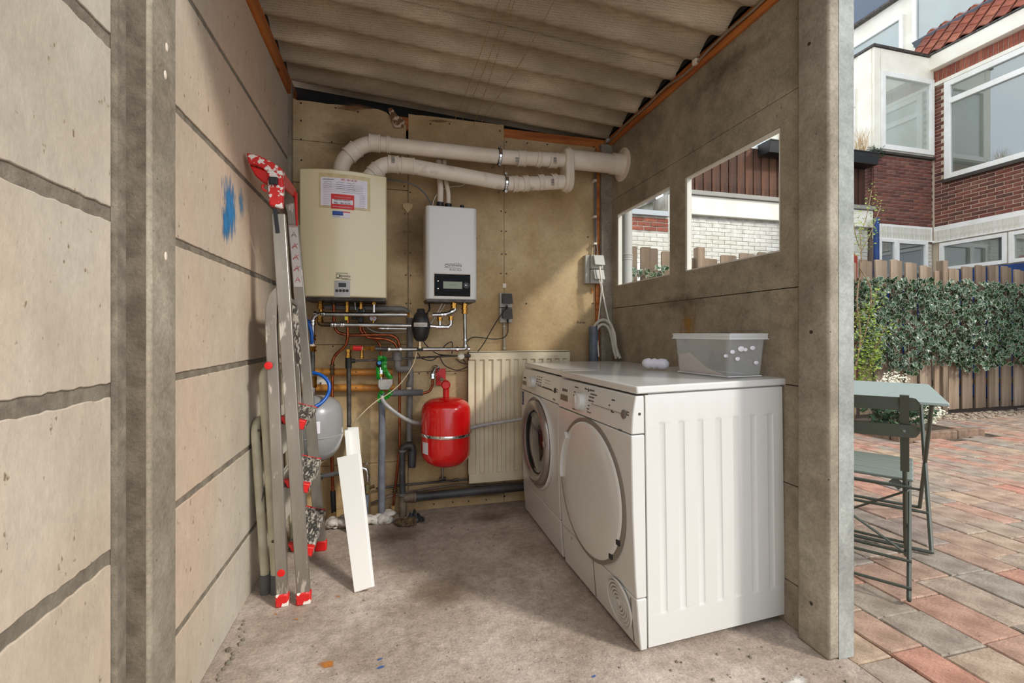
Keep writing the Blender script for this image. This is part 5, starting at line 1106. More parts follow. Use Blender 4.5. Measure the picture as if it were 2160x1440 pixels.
for k in range(n_+1): a_ = math.pi*k/n_; poly.append((math.cos(a_)*r_, zc1+math.sin(a_)*r_*1.05))
for k in range(n_+1): a_ = math.pi+math.pi*k/n_; poly.append((math.cos(a_)*r_, zc0+math.sin(a_)*r_*.95))
b.prism(poly, (.952, FYY, 0), (0, 1, 0), (0, 0, 1), (.052, 0, 0)); b.build('manifold', whiteP, du, bevel=.012, angle=50, seg=3)
b = MB(); b.prism([(x*1.10, (y-1.97)*1.05+1.97) for x, y in poly], (.972, FYY, 0), (0, 1, 0), (0, 0, 1), (.010, 0, 0)); b.build('flange_rim', whiteP, du, bevel=.003)
MB().cyl((1.0, FYY, 2.040), (1.336, FYY, 2.040), .056, 32).build('duct', whiteP, du)
MB().lathe([(.057, -.075), (.061, -.074), (.062, -.03), (.066, -.008), (.098, -.004), (.098, 0), (.05, 0)], (1.334, FYY, 2.040), (1, 0, 0), 40, cap=False).build('wall_rosette', whiteP, du, angle=30)
# ================================================================ PIPEWORK
def pipe(parent, pts, r, mat, rad=.03, name='pipe', n=12): return MB().tube(bend(pts, rad, 6), r, n).build(name, mat, parent, angle=50)
def fit(parent, p, d, r, L_, mat=brass, name='fitting', hexn=6):
    """compression fitting: nut, body, nut"""
    p, d = V(p), V(d).normalized(); b = MB(); h = L_/2
    b.lathe([(r*.7, -h), (r, -h+.001), (r, -h*.35), (r*.8, -h*.3), (r*.8, h*.3), (r, h*.35), (r, h-.001), (r*.7, h)], p, d, hexn); return b.build(name, mat, parent, smooth=False)
def ring(parent, p, d, r, L_=.012, mat=chromeB, name='press_collar'):
    return MB().lathe([(r*.85, -L_/2), (r, -L_/2), (r*1.04, 0), (r, L_/2), (r*.85, L_/2)], V(p), V(d), 16, cap=False).build(name, mat, parent)
D1 = .17
hp1 = thing('heating_pipe', 'upper horizontal steel heating pipe below the boilers, turning down at its left end', 'pipe', (0, 2.5, 1))
pipe(hp1, [c7(190, 600, D1), c7(190, 298, D1), c7(1165, 305, D1)], .0115, chrome, .045)
for x in (205, 270, 290): ring(hp1, c7(x+10, 298, D1), (1, 0, 0), .0145)
for y in (370, 400): ring(hp1, c7(190, y, D1), (0, 0, 1), .0145)
fit(hp1, c7(1165, 305, D1), (1, 0, 0), .018, .022, brass)
fit(hp1, c7(192, 535, D1), (0, 0, 1), .015, .03); fit(hp1, c7(187, 650, D1), (0, 0, 1), .019, .028)
pipe(hp1, [c7(187, 660, D1), c7(187, 960, D1)], .0125, dsteel); fit(hp1, c7(200, 985, D1), (0, 0, 1), .016, .06, brass); pipe(hp1, [c7(200, 1000, D1), c7(200, 1110, D1)], .011, chrome)
hp2 = thing('heating_pipe', 'second horizontal steel heating pipe just below the upper one, ending at the black separator', 'pipe', (0, 2.5, 1))
pipe(hp2, [c7(380, 405, D1), c7(1215, 417, D1)], .0105, chrome); 
for x in (385, 415, 480, 500): ring(hp2, c7(x, 405, D1), (1, 0, 0), .014)
fit(hp2, c7(265, 345, D1), (0, 0, 1), .016, .035); pipe(hp2, [c7(262, 350, D1), c7(262, 400, D1), c7(380, 405, D1)], .012, pmat('tarnished_brass', (104, 82, 52), (66, 56, 44), scale=30, rough=.5, metal=.7), .02, 'elbow')
fit(hp2, c7(270, 200, D1), (0, 0, 1), .0165, .05); fit(hp2, c7(270, 170, D1), (0, 0, 1), .0135, .03); pipe(hp2, [c7(272, 160, D1), c7(272, 320, D1)], .009, brass)
ms = thing('magnetic_separator', 'black egg-shaped dirt separator with pale label between the two boilers', 'filter', (.1, 2.48, .9))
ps = c7(1285, 410, D1+.005); k_ = ps.z; S = 1/4.8*2.5/960*1.02
b = MB(); pr_ = [(.001, 160), (30, 160), (38, 152), (40, 128), (62, 100), (80, 50), (88, 20), (88, 12), (92, 10), (92, -30), (88, -32), (82, -70), (68, -120), (48, -150), (28, -160), (.001, -162)]
b.lathe([(r_*S, h_*S) for r_, h_ in reversed(pr_)], ps, (0, 0, 1), 32); b.build('body', pmat('black_moulded', (34, 33, 33), rough=.42), ms, angle=50)
b = MB(); b.grid(lambda u, v: ps+V((math.sin(math.radians(-48+86*u))*93.5*S, -math.cos(math.radians(-48+86*u))*93.5*S, (-16+38*v)*S)), 10, 1); lbm = b.build('label', pmat('label_grey', (196, 190, 182), rough=.5), ms)
text('Dyno Filter', .010, ps+V((-.006, -.052, -.003)), (1, 0, 0), (0, 0, 1), inkD, ms)
for s_ in (-1, 1): fit(ms, c7(1285+s_*95, 308, D1), (1, 0, 0), .020, .022, pmat('pale_nut', (196, 176, 140), rough=.35, metal=.8))
fit(ms, c7(1275, 600, D1), (0, 0, 1), .012, .05, MC['pale_nut']); MB().box(tuple(c7(1245, 670, D1)+V((0, -.014, 0))), tuple(c7(1308, 645, D1)+V((0, .014, 0)))).build('drain_tap', black, ms, bevel=.002)
hp3 = thing('heating_pipe', 'short bright steel pipes with brass nuts linking the separator to the white unit', 'pipe', (.2, 2.5, 1))
pipe(hp3, [c7(1385, 308, D1), c7(1540, 305, D1), c7(1630, 262, D1), c7(1632, 240, D1)], .0115, chrome, .03)
for x, y in ((1500, 305), (1530, 303)): ring(hp3, c7(x, y, D1), (1, 0, 0), .015)
ring(hp3, c7(1600, 275, D1), (1, 0, .5), .015); fit(hp3, c7(1620, 215, D1), (0, 0, 1), .019, .028); fit(hp3, c7(1612, 190, D1), (0, 0, 1), .014, .03)
pipe(hp3, [c7(1372, 420, D1), c7(1480, 430, D1), c7(1560, 430, D1), c7(1590, 408, D1), c7(1590, 345, D1)], .0100, chromeB, .03)
pipe(hp3, [c7(1478, 428, D1), c7(1478, 350, D1)], .009, chromeB)
for x, y in ((1590, 340), (1478, 348)): fit(hp3, c7(x, y, D1), (0, 0, 1), .015, .022)
for x in (1450, 1475, 1500, 1560): ring(hp3, c7(x, 430, D1), (1, 0, 0), .013)
D2 = .16
hp4 = thing('heating_pipe', 'steel pipe dropping from the white unit then running left to the red-capped tap', 'pipe', (.3, 2.5, .9))
pipe(hp4, [c7(1727, 180, D2), c7(1735, 610, D2), c7(1740, 653, D2), c7(960, 657, D2)], .0105, chrome, .022)
fit(hp4, c7(1727, 225, D2), (0, 0, 1), .018, .035); fit(hp4, c7(1728, 265, D2), (0, 0, 1), .017, .034)
for p, d in ((c7(1735, 560, D2), (0, 0, 1)), (c7(1738, 620, D2), (0, 0, 1)), (c7(1655, 656, D2), (1, 0, 0)), (c7(1770, 653, D2), (1, 0, 0)), (c7(1080, 655, D2), (1, 0, 0)), (c7(965, 655, D2), (1, 0, 0))): ring(hp4, p, d, .0145)
pipe(hp4, [c7(955, 655, D2), c7(800, 648, D2)], .0115, dsteel)
fit(hp4, c7(800, 648, D2), (1, 0, 0), .017, .024); fit(hp4, c7(745, 645, D2), (1, 0, 0), .013, .05, brass)
rt_ = thing('red_capped_tap', 'brass filling tap with red cap at the left end of the lower steel pipe', 'tap', (-.2, 2.5, .9))
MB().cyl(c7(598, 643, D2), c7(692, 646, D2), .0135, 8).build('cap', redP, rt_, smooth=False); fit(rt_, c7(588, 642, D2), (1, 0, 0), .014, .016); MB().cyl(c7(692, 646, D2), c7(720, 646, D2), .011, 14).build('washer', paperM, rt_)
MB().tube([c7(688, 655, D2), c7(688, 745, D2)], .0085, 10).build('spout', brass, rt_); fit(rt_, c7(688, 735, D2), (0, 0, 1), .012, .016)
# copper pipes
cps = [('bright copper pipe leaving the cream boiler and bending right behind the gauge', [c7(403, 150, .12), c7(405, 420, .12), c7(440, 485, .12), c7(540, 512, .12), c7(980, 508, .12), c7(1050, 548, .12), c7(1070, 625, .12), c7(1070, 690, .10)], .0078),
       ('copper pipe running down in a long S-bend left of the brass valve', [c7(543, 150, .14), c7(545, 540, .14), c7(525, 620, .13), c7(425, 705, .12), c7(390, 765, .12), c7(388, 1150, .12)], .0078),
       ('darker copper pipe curving from below the gauge to the grey trap', [c7(668, 400, .11), c7(675, 475, .11), c7(740, 535, .11), c7(950, 555, .11), c7(1020, 590, .11), c7(1045, 640, .11)], .0074),
       ('thin copper pipe curving down behind the green-wrapped drain', [c7(692, 400, .09), c7(705, 480, .09), c7(800, 545, .09), c7(862, 585, .08), c7(880, 640, .08), c7(882, 760, .08)], .0066),
       ('long vertical copper pipe running to the floor beside the grey drain', [c7(1068, 880, .06), W(843, 850, .06), W(843, 945, .06), W(833, 1035, .05), W(829, 1072, .05)], .0072),
       ('short copper bend joining the chrome wall elbow to the grey insulation', [c7(1405, 930, .08), c7(1402, 1030, .08), c7(1370, 1085, .09), c7(1300, 1100, .10)], .0072)]
for lb_, pts, r_ in cps:
    t_ = thing('copper_pipe', lb_, 'pipe', tuple(V(pts[-1])), group=None); pipe(t_, pts, r_, copper, .035)
    if 'S-bend' in lb_:
        fit(t_, c7(388, 835, .12), (0, 0, 1), .0125, .03, MC['tarnished_brass']); fit(t_, c7(388, 885, .12), (0, 0, 1), .0125, .03, MC['tarnished_brass']); fit(t_, c7(540, 250, .14), (0, 0, 1), .013, .04); fit(t_, c7(540, 200, .14), (0, 0, 1), .011, .03)
        MB().box(tuple(c7(514, 360, .165)), tuple(c7(548, 322, .155))).build('yellow_tag', pmat('yellow_tag', (232, 210, 30), rough=.5), t_)
    if 'bright' in lb_: fit(t_, c7(403, 172, .12), (0, 0, 1), .012, .03, MC['tarnished_brass'])
    if 'darker' in lb_: fit(t_, c7(680, 205, .12), (0, 0, 1), .012, .05)
    if 'floor' in lb_: MB().cyl(W(829, 1066, .05), W(829, 1102, .05), .0115, 12).build('sleeve', pmat('yellow_sleeve', (176, 142, 84), rough=.6), t_); fit(t_, W(833, 1034, .05), (0, 0, 1), .013, .02, MC['tarnished_brass'])
# steel vertical + radiator feed
sp_ = thing('steel_pipe', 'dull grey vertical steel pipe from the brass elbow down behind the white boards', 'pipe', (-.2, 2.55, .5))
pipe(sp_, [c7(553, 740, .12), c7(560, 1440, .12)], .0115, dsteel); MB().cyl(c7(552, 740, .12), c7(553, 845, .12), .0165, 14).build('tee', blackR, sp_); fit(sp_, c7(552, 700, .12), (0, 0, 1), .0155, .05)
MB().cyl(c7(560, 775, .12), c7(620, 770, .12), .011, 12).build('branch', blackR, sp_)
pipe(sp_, [c7(615, 772, .12), c7(900, 760, .11), c7(1600, 722, .10), c7(1690, 722, .10)], .0055, dsteel, name='branch_pipe')
# grey pvc waste pipes
g1 = thing('waste_pipe', 'grey plastic waste pipe crossing behind the boilers and dropping to the floor', 'pipe', (.07, 2.6, 0))
pipe(g1, [c7(290, 225, .05), c7(1120, 250, .05), c7(1172, 300, .05), c7(1172, 840, .05), W(867, 790, .05), W(864, 850, .05), W(863, 930, .06)], .0155, pvcG, .035, n=16)
for x, y in ((1172, 345), (1172, 720), (1172, 1005), (1050, 250)): 
    p = c7(x, y, .05); MB().cyl(p+V((0, 0, -.016)), p+V((0, 0, .016)), .0185, 16).build('socket', pvcG, g1) if y != 250 else MB().cyl(p+V((-.02, 0, 0)), p+V((.02, 0, 0)), .0185, 16).build('socket', pvcG, g1)
p = c7(1170, 1050, .05); MB().cyl(p+V((0, 0, -.008)), p+V((0, 0, .008)), .0175, 16).build('pale_ring', whiteP, g1)
g2 = thing('drain_trap', 'grey plastic drain cup and elbow joining the vertical waste pipe', 'drain trap', (.02, 2.6, .8))
p = c7(1045, 725, .10); MB().cyl(p+V((0, 0, -.022)), p+V((0, 0, .024)), .0265, 18).build('cup', pvcG, g2); pipe(g2, [c7(1045, 760, .10), c7(1050, 850, .09), c7(1080, 858, .08), c7(1172, 850, .05)], .0185, pvcG, .03, 'elbow', 16)
g3 = thing('drain_trap', 'dark grimy grey swan-neck trap with standpipe rising from the floor', 'drain trap', (.0, 2.6, 0))
pipe(g3, [W(850, 1105, .07), W(848, 960, .07), W(849, 942, .07), W(871, 938, .07), W(872, 960, .07), W(870, 985, .07)], .0165, pvcD, .03, 'swan_neck', 16); 
MB().cyl(W(870, 950, .07), W(869, 985, .07), .0205, 16).build('cup', pvcD, g3); MB().cyl(W(850, 1046, .07), W(850, 1102, .07), .0205, 16).build('floor_socket', pmat('stained_pvc', (126, 112, 92), (92, 76, 58), scale=14, rough=.7), g3)
for y in (950, 1042): p = W(849, y, .07); MB().cyl(p+V((0, 0, -.006)), p+V((0, 0, .006)), .0215, 16).build('ring', pvcG, g3)
g4 = thing('waste_pipe', 'thick dark waste pipe lying along the foot of the back wall below the radiator', 'pipe', (.6, 2.6, .05))
MB().cyl(W(874, 1048, .075), W(1150, 1022, .075), .0235, 20).build('pipe', pvcD, g4); 
for x in (869, 875): p = W(x, 1049, .075); MB().cyl(p+V((-.006, 0, 0)), p+V((.006, 0, 0)), .028, 20).build('socket_ring', MC['stained_pvc'], g4)
MB().cyl(W(852, 1050, .075), W(878, 1048, .075), .024, 18).build('socket', MC['stained_pvc'], g4)
# heating pipes along the wall foot
hp5 = thing('heating_pipe', 'thin steel pipe with tee along the lower back wall under the red vessel', 'pipe', (.3, 2.65, .2))
pipe(hp5, [W(793, 1030, .03), W(860, 1022, .03), W(925, 1016, .03), W(988, 1011, .03)], .006, dsteel); fit(hp5, W(934, 1010, .03), (1, 0, 0), .013, .035, dsteel); pipe(hp5, [W(934, 1010, .03), W(934, 978, .03), W(936, 972, .10)], .006, chrome, .02)
fit(hp5, W(962, 1012, .03), (1, 0, 0), .010, .03, dsteel)
hp6 = thing('heating_pipe', 'thinner grimy pipe sagging just above the dark waste pipe', 'pipe', (.5, 2.65, .15))
pipe(hp6, [W(782, 1062, .04), W(820, 1046, .04), W(880, 1035, .03), W(960, 1022, .03), W(1020, 1024, .03), W(1100, 1018, .03)], .007, pmat('grimy_pipe', (120, 104, 88), (88, 74, 60), scale=14, rough=.6), .05)
# orange timber rails
for i, (y, nm) in enumerate(((885, 'upper'), (1045, 'lower'))):
    a_, c_ = c7(0, y, .03), c7(1020 if i else 1000, y+2, .03); b = MB()
    b.tube([V((-.545, a_.y, a_.z)), c_], .0195, 14); o = b.build('timber_rail', pmat('varnished_rail', (206, 142, 58), (170, 106, 36), scale=12, rough=.5, stretch=(.2, 1, 1)), label='%s of two rounded orange timber rails behind the copper pipes' % nm, cat='rail')
    for x in (210, 630): p = c7(x, y, .05); MB().ball(p, .003, 6).build('screw', screwM, o)
# green taped tundish
gt = thing('tundish', 'grey drain box wrapped in green tape with black funnel and blue button', 'drain', (-.1, 2.55, .7))
D3 = .11
b = MB(); 
a_, c_ = c7(852, 1065, D3), c7(998, 955, D3); b.prism([(a_.x, a_.z+.02), (a_.x+.012, a_.z), (c_.x-.02, a_.z-.0), (c_.x, a_.z+.03), (c_.x, c_.z), (a_.x, c_.z)], (0, a_.y-.02, 0), (1, 0, 0), (0, 0, 1), (0, .04, 0)); b.build('box', pmat('cloudy_grey_plastic', (176, 170, 162), (150, 146, 140), scale=14, rough=.35), gt, bevel=.004)
p = c7(870, 800, D3); MB().lathe([(.012, -.03), (.020, -.008), (.020, .006), (.016, .012), (.001, .012)], p, (0, -.6, .8), 18).build('funnel', black, gt); MB().lathe([(.011, 0), (.011, .006), (.001, .007)], p+V((-.002, -.012, .004)), (0, -.9, .4), 18).build('blue_button', pmat('sky_blue_plastic', (52, 130, 180), rough=.4), gt)
fit(gt, c7(885, 885, D3), (0, 0, 1), .014, .025, chromeB); fit(gt, c7(880, 918, D3), (0, 0, 1), .016, .02); pipe(gt, [c7(875, 830, D3), c7(883, 960, D3)], .010, chromeB)
greenT = pmat('green_tape', (34, 150, 40), (18, 110, 30), scale=20, rough=.35)
def ribbon(pts, w_, name, seed):
    rr = random.Random(seed); b = MB(); P = spl(pts, 5)
    vs = []
    for i, p in enumerate(P): d = (P[min(i+1, len(P)-1)]-P[max(i-1, 0)]).normalized(); s_ = d.cross(V((0, 1, 0))).normalized(); vs += [p-s_*w_/2+V((0, rr.uniform(-.006, .006), 0)), p+V((0, -.006+rr.uniform(-.004, .004), 0)), p+s_*w_/2+V((0, rr.uniform(-.006, .006), 0))]
    b.add(vs, [(3*i+j, 3*i+j+1, 3*i+j+4, 3*i+j+3) for i in range(len(P)-1) for j in range(2)]); return b.build(name, greenT, gt, angle=20)
ribbon([c7(850, 745, D3+.02), c7(915, 750, D3+.02), c7(912, 830, D3+.02), c7(935, 890, D3+.015), c7(985, 955, D3)], .026, 'tape_strip', 1); ribbon([c7(848, 830, D3), c7(850, 900, D3+.02), c7(856, 960, D3+.02)], .018, 'tape_strip', 2)
ribbon([c7(870, 1190, D3+.02), c7(868, 1120, D3+.02), c7(900, 1075, D3+.03)], .022, 'tape_strip', 3); ribbon([c7(985, 1070, D3+.02), c7(960, 1120, D3+.02), c7(915, 1150, D3+.02)], .024, 'tape_strip', 4); ribbon([c7(930, 870, D3+.02), c7(975, 940, D3+.02)], .02, 'tape_strip', 5)
fi = thing('insulated_pipe', 'vertical pipe in blue-grey foam insulation below the green-taped drain box', 'pipe', (-.1, 2.58, 0))
MB().tube(spl([c7(885, 1085, .10), W(806, 900, .10), W(805, 1000, .10), W(805, 1101, .09)], 6), [.0165, .0168, .017, .0172, .0176, .018, .0182, .0184, .0186, .0186, .0188, .019, .019, .0188, .0188, .0186, .0186, .0184, .0182], 16).build('foam', foamG, fi)
fi2 = thing('insulated_pipe', 'short horizontal length of grey foam insulation right of the green-taped drain box', 'pipe', (0, 2.58, .75))
MB().cyl(c7(985, 1098, .10), c7(1305, 1092, .10), .0175, 16).build('foam', pmat('dark_foam', (104, 104, 106), (84, 84, 86), scale=18, rough=.85), fi2)
# hoses and wires
clearH = pmat('clear_braided_hose', (176, 174, 172), (156, 154, 152), scale=30, rough=.3)
MB().tube(spl([c7(890, 1130, .13), c7(905, 1180, .14), c7(960, 1240, .15), c7(1080, 1330, .15), c7(1200, 1390, .14), W(889, 893, .10), W(915, 902, .03), W(955, 907, .03), W(985, 904, .085), W(1020, 896, .09), W(1103, 883, .15), W(1120, 880, .18)], 5), .0105, 12).build('hose', clearH, label='clear grey drain hose sagging from the drain box past the red vessel to the washer', cat='hose')
MB().tube(spl([c7(120, 340, .17), c7(150, 400, .18), c7(176, 480, .18), c7(182, 560, .18), c7(178, 615, .17)], 5), .0095, 12).build('hose', blueP, label='short upper blue hose beside the steel pipe, right of the stepladder', cat='hose')
MB().lathe([(.011, 0), (.015, .003), (.015, .012), (.010, .014)], c7(180, 628, .17), (0, 0, 1), 16).build('hose_collar', whiteP, bpy.data.objects['hose.001'])
MB().tube(spl([c7(-40, 1010, .24), c7(20, 960, .24), c7(110, 905, .24), c7(200, 895, .24), c7(290, 925, .25), c7(350, 990, .26), c7(358, 1060, .27), c7(335, 1130, .28), c7(280, 1195, .30), c7(215, 1235, .32)], 5), .0085, 12).build('hose', blueP, label='lower looped blue hose curling over the grey expansion vessel', cat='hose')
MB().tube(spl([c7(1243, 680, .20), c7(1222, 770, .20), c7(1180, 860, .20), c7(1120, 950, .20), c7(1050, 1030, .20), c7(950, 1110, .20), c7(850, 1170, .20), c7(760, 1240, .20), c7(660, 1340, .19), c7(585, 1425, .14), W(742, 895, .12)], 4), .0022, 6).build('cord', pmat('cream_cord', (224, 206, 172), rough=.7), label='thin cream cord stretched diagonally from the black separator to the white boards', cat='cord')
blk = [[c7(1310, 570, .08), c7(1345, 620, .08), c7(1450, 700, .07), c7(1560, 715, .06), c7(1680, 730, .03), c7(1740, 790, .03)],
       [c7(1250, 690, .12), c7(1300, 750, .10), c7(1400, 765, .08), c7(1480, 720, .06), c7(1600, 715, .05)],
       [c7(1490, 660, .04), c7(1550, 600, .04), c7(1598, 582, .04), c7(1606, 640, .04), c7(1600, 700, .04)],
       [c7(1480, 740, .03), c7(1530, 820, .03), c7(1640, 865, .03), c7(1720, 850, .03), c7(1800, 800, .05)],
       [c7(1640, 750, .03), c7(1690, 790, .03), c7(1760, 805, .04)]]
for i, q in enumerate(blk): MB().tube(spl(q, 5), .0028, 6).build('cable', blackR, label=('black cable dipping from the separator to the radiator', 'black cable looped under the lower steel pipe', 'black cable making a peak above the lower steel pipe', 'largest black cable loop hanging left of the radiator top', 'short black cable tail at the radiator top corner')[i], cat='cable')
MB().tube(spl([W(1070, 648, .045), W(1058, 662, .06), W(1040, 690, .05), W(1020, 725, .05), W(1005, 745, .05), W(995, 765, .03)], 5), .003, 7).build('cable', blackR, label='black cable running from the upper plug of the double socket down to the radiator', cat='cable')
MB().tube(spl([W(1071, 678, .045), W(1071, 700, .05), W(1062, 712, .04), W(1040, 715, .03), W(1000, 711, .03), W(984, 722, .02), W(976, 740, .02)], 5), .0028, 7).build('cable', blackR, label='black cable curving from the lower plug of the double socket to the left', cat='cable')
gcm = pmat('grey_cable', (104, 104, 102), rough=.5)
MB().tube(spl([W(812, 378, .06), W(835, 380, .08), W(868, 388, .10), W(890, 402, .12), W(904, 420, .14), W(911, 436, .16)], 5), .0045, 8).build('cable', gcm, label='grey cable arching from the cream boiler to the top of the white unit', cat='cable')
wcm = pmat('white_cable', (222, 216, 206), rough=.5)
MB().tube(spl([W(912, 434, .14), W(918, 416, .13), W(930, 402, .08), W(950, 394, .03), W(972, 392, .02), W(984, 386, .02)], 5), .0022, 6).build('cable', wcm, label='thin white cable looping above the white unit', cat='cable')
for px, x2, lb_ in ((929, 927, 'left of the two white conduits rising from the white unit behind the flue'), (946, 939, 'right of the two white conduits rising from the white unit behind the flue')):
    MB().tube(spl([V((PY(px+(.5 if px < 940 else 1), 424, 2.52).x, 2.55, hz1+.03)), PY(px, 412, 2.55), PY((px+x2)/2+1, 395, 2.57), PY(x2, 375, 2.6), PY(x2-2, 340, 2.62)], 5), .0165 if px < 940 else .0125, 14).build('conduit', whiteP, label=lb_, cat='conduit')
for i, q in enumerate(([W(620+1368/4.8, 640, .10), W(905, 655, .08), W(890, 672, .08)], [W(622+1490/4.8, 640, .11), W(925, 655, .11), W(908, 685, .11)], [W(620+1530/4.8, 641, .11), W(932, 653, .10), W(900, 690, .09)])):
    MB().tube(spl(q, 4), .0028 if i else .005, 6).build('cable', wcm if i else blackR, label=('black flex dropping from the lower left corner of the white unit', 'thin white flex running down from the white unit base, left one', 'thin white flex running down from the white unit base, right one')[i], cat='cable')
MB().tube(spl([c7(620, 150, .12), c7(618, 200, .12), c7(628, 260, .12)], 4), .0024, 6).build('cable', wcm, label='short white flex hanging from the cream boiler base', cat='cable')
MB().tube(spl([c7(740, 430, .08), c7(800, 470, .08), c7(880, 488, .07), c7(1000, 488, .06), c7(1140, 478, .06)], 4), .0032, 6).build('cable', pmat('grey_flex', (170, 164, 156), rough=.5), label='grey flex curving under the second steel pipe', cat='cable')
# gauge, pump and pressed tee behind pipes
ga = thing('pressure_gauge', 'small round pressure gauge with a red needle behind the steel pipes', 'gauge', (-.1, 2.6, 1.07))
p = c7(802, 340, .10); MB().lathe([(.0, -.012), (.020, -.012), (.021, 0), (.019, .002), (.018, .0), (.001, 0)], p, (0, -1, 0), 24).build('case', black, ga); MB().lathe([(.018, 0), (.018, .001), (.001, .001)], p+V((0, -.0005, 0)), (0, -1, 0), 24).build('dial', paperM, ga)
MB().bar(p+V((-.008, -.003, .010)), p+V((.008, -.003, -.004)), .003, .001, (0, 1, 0)).build('needle', redP, ga); fit(ga, c7(830, 420, .10), (1, 0, 0), .014, .04, brass); pipe(ga, [c7(800, 360, .10), c7(805, 420, .10)], .006, brass)
pipe(ga, [c7(850, 440, .09), c7(920, 445, .09), c7(1140, 448, .09)], .006, chromeB); ring(ga, c7(950, 446, .09), (1, 0, 0), .010); ring(ga, c7(900, 445, .09), (1, 0, 0), .010)
pu = thing('filling_valve', 'black and brass valve group under the cream boiler, left of the gauge', 'valve', (-.15, 2.55, 1.1))
p = c7(678, 270, .11); MB().lathe([(.022, -.03), (.024, 0), (.020, .014), (.001, .016)], p, (0, -1, .1), 20).build('knob', black, pu); MB().lathe([(.017, .0155), (.0185, .017), (.017, .018)], p, (0, -1, .1), 20, cap=False).build('knob_ring', wcm, pu)
MB().box(tuple(c7(648, 385, .11)), tuple(c7(705, 320, .08))).build('body', black, pu, bevel=.004); fit(pu, c7(680, 185, .11), (0, 0, 1), .015, .04); MB().box(tuple(c7(587, 355, .10)), tuple(c7(640, 325, .08))).build('side_block', black, pu, bevel=.003)
bs_ = thing('boiler_fitting', 'brass nuts and short chrome tube under the right end of the cream boiler', 'fitting', (-.1, 2.55, 1.15))
fit(bs_, c7(812, 175, .15), (0, 0, 1), .017, .03); pipe(bs_, [c7(810, 195, .15), c7(810, 290, .15)], .0085, chromeB)
wpl = thing('wall_bracket', 'pale wall plate with steel clips behind the lower blue hose', 'bracket', (-.3, 2.66, .8))
MB().box(tuple(W(668, 825, .012)), tuple(W(692, 787, .002))).build('plate', creamT, wpl, bevel=.002)
for x, y in ((325, 915), (310, 1055)): MB().lathe([(.008, 0), (.011, .004), (.008, .008), (.001, .008)], c7(x, y, .012), (0, -1, 0), 14).build('clip', chrome, wpl)
MB().cyl(c7(270, 1070, .02), c7(270, 990, .02), .004, 8).build('bolt', dsteel, wpl)
el = thing('wall_elbow', 'bright chrome wall elbow with rosette above the red vessel', 'elbow', (.25, 2.64, .82))
p = c7(1425, 840, .05); MB().lathe([(.026, 0), (.024, .008), (.014, .012)], c7(1435, 855, .002), (0, -1, 0), 20, cap=False).build('rosette', chromeB, el, angle=60); pipe(el, [c7(1440, 850, .01), p, c7(1402, 900, .07), c7(1404, 945, .08)], .013, chromeB, .03); fit(el, c7(1405, 925, .08), (0, 0, 1), .014, .03, chromeB)
# low left: spout, elbow, grey drop pipe, dark pipe
sp2 = thing('outside_tap', 'chrome elbow and green brass valve beside the white boards near the floor', 'tap', (-.15, 2.55, .2))
pipe(sp2, [W(742, 986, .10), W(762, 986, .10), W(774, 990, .10), W(775, 1015, .10)], .0115, chromeB, .03); 
for q, d in ((W(762, 986, .10), (1, 0, 0)), (W(757, 986, .1), (1, 0, 0)), (W(775, 1003, .1), (0, 0, 1)), (W(775, 1008, .1), (0, 0, 1))): ring(sp2, q, d, .014)
fit(sp2, W(775, 1030, .10), (0, 0, 1), .0155, .05, pmat('verdigris_brass', (112, 120, 90), (130, 104, 60), scale=40, rough=.5, metal=.6)); fit(sp2, W(784, 1027, .09), (1, 0, .3), .010, .03, MC['tarnished_brass'])
pipe(sp2, [W(773, 1042, .10), W(771, 1102, .10)], .0125, pvcB, name='drop_pipe'); MB().bar(W(768, 983, .06), W(776, 975, .06), .01, .006).build('hook', chrome, sp2)
bt_ = thing('drain_spout', 'black horizontal pipe stub with square end flange behind the stepladder', 'pipe', (-.3, 2.4, .3))
MB().cyl(W(677, 1005, .30), W(742, 991, .0), .0115, 12).build('stub', pvcD, bt_); MB().lathe([(.018, -.003), (.018, .003)], W(676, 1005, .30), (1, .6, 0), 12).build('flange', black, bt_)
dk = thing('floor_pipe', 'dark vertical pipe rising from the floor behind the white boards', 'pipe', (-.33, 2.6, 0))
pipe(dk, [W(700, 960, .06), W(702, 1040, .06), W(702, 1092, .06)], .009, copper); MB().cyl(W(702, 1035, .06), W(704, 1080, .06), .014, 12).build('sleeve', black, dk); MB().cyl(W(704, 1078, .06), W(704, 1104, .06), .014, 12).build('foot_sleeve', MC['yellow_sleeve'], dk)
# foam rags and rubble at the pipe feet
def blob(name, cx, cy, w_, d_, h_, seed, mat, label, cat, kind=None):
    rr = random.Random(seed); b = MB()
    for k in range(26):
        b.ball((cx+rr.uniform(-w_, w_)*.75, cy+rr.uniform(-d_, d_)*.7, rr.uniform(.005, h_*.8)), rr.uniform(.012, .028), 8, sc3=(rr.uniform(.8, 1.5), rr.uniform(.8, 1.3), rr.uniform(.5, .9)))
    return b.build(name, mat, label=label, cat=cat, kind=kind, angle=70)
foamW = pmat('white_foam', (226, 220, 210), (204, 196, 184), scale=20, rough=.9, bump=.5, bscale=50, bdist=.006)
p = PZ(800, 1104); blob('expanding_foam', p.x, p.y+.02, .085, .05, .05, 3, foamW, 'lumpy white expanding foam round the foot of the blue-grey insulated pipe', 'foam', 'stuff')
p = PZ(706, 1112); blob('expanding_foam', p.x+.02, p.y+.0, .07, .05, .045, 5, pmat('grey_foam_lump', (190, 182, 172), (150, 140, 128), scale=16, rough=.9), 'greyish crumpled foam on the floor at the foot of the dark vertical pipe', 'foam', 'stuff')
p = PZ(858, 1106); blob('rubble', p.x, p.y, .05, .03, .025, 8, pmat('brown_rubble', (120, 96, 66), (58, 46, 36), scale=40, rough=.9), 'brown rubble round the floor socket of the grimy trap', 'rubble', 'stuff')
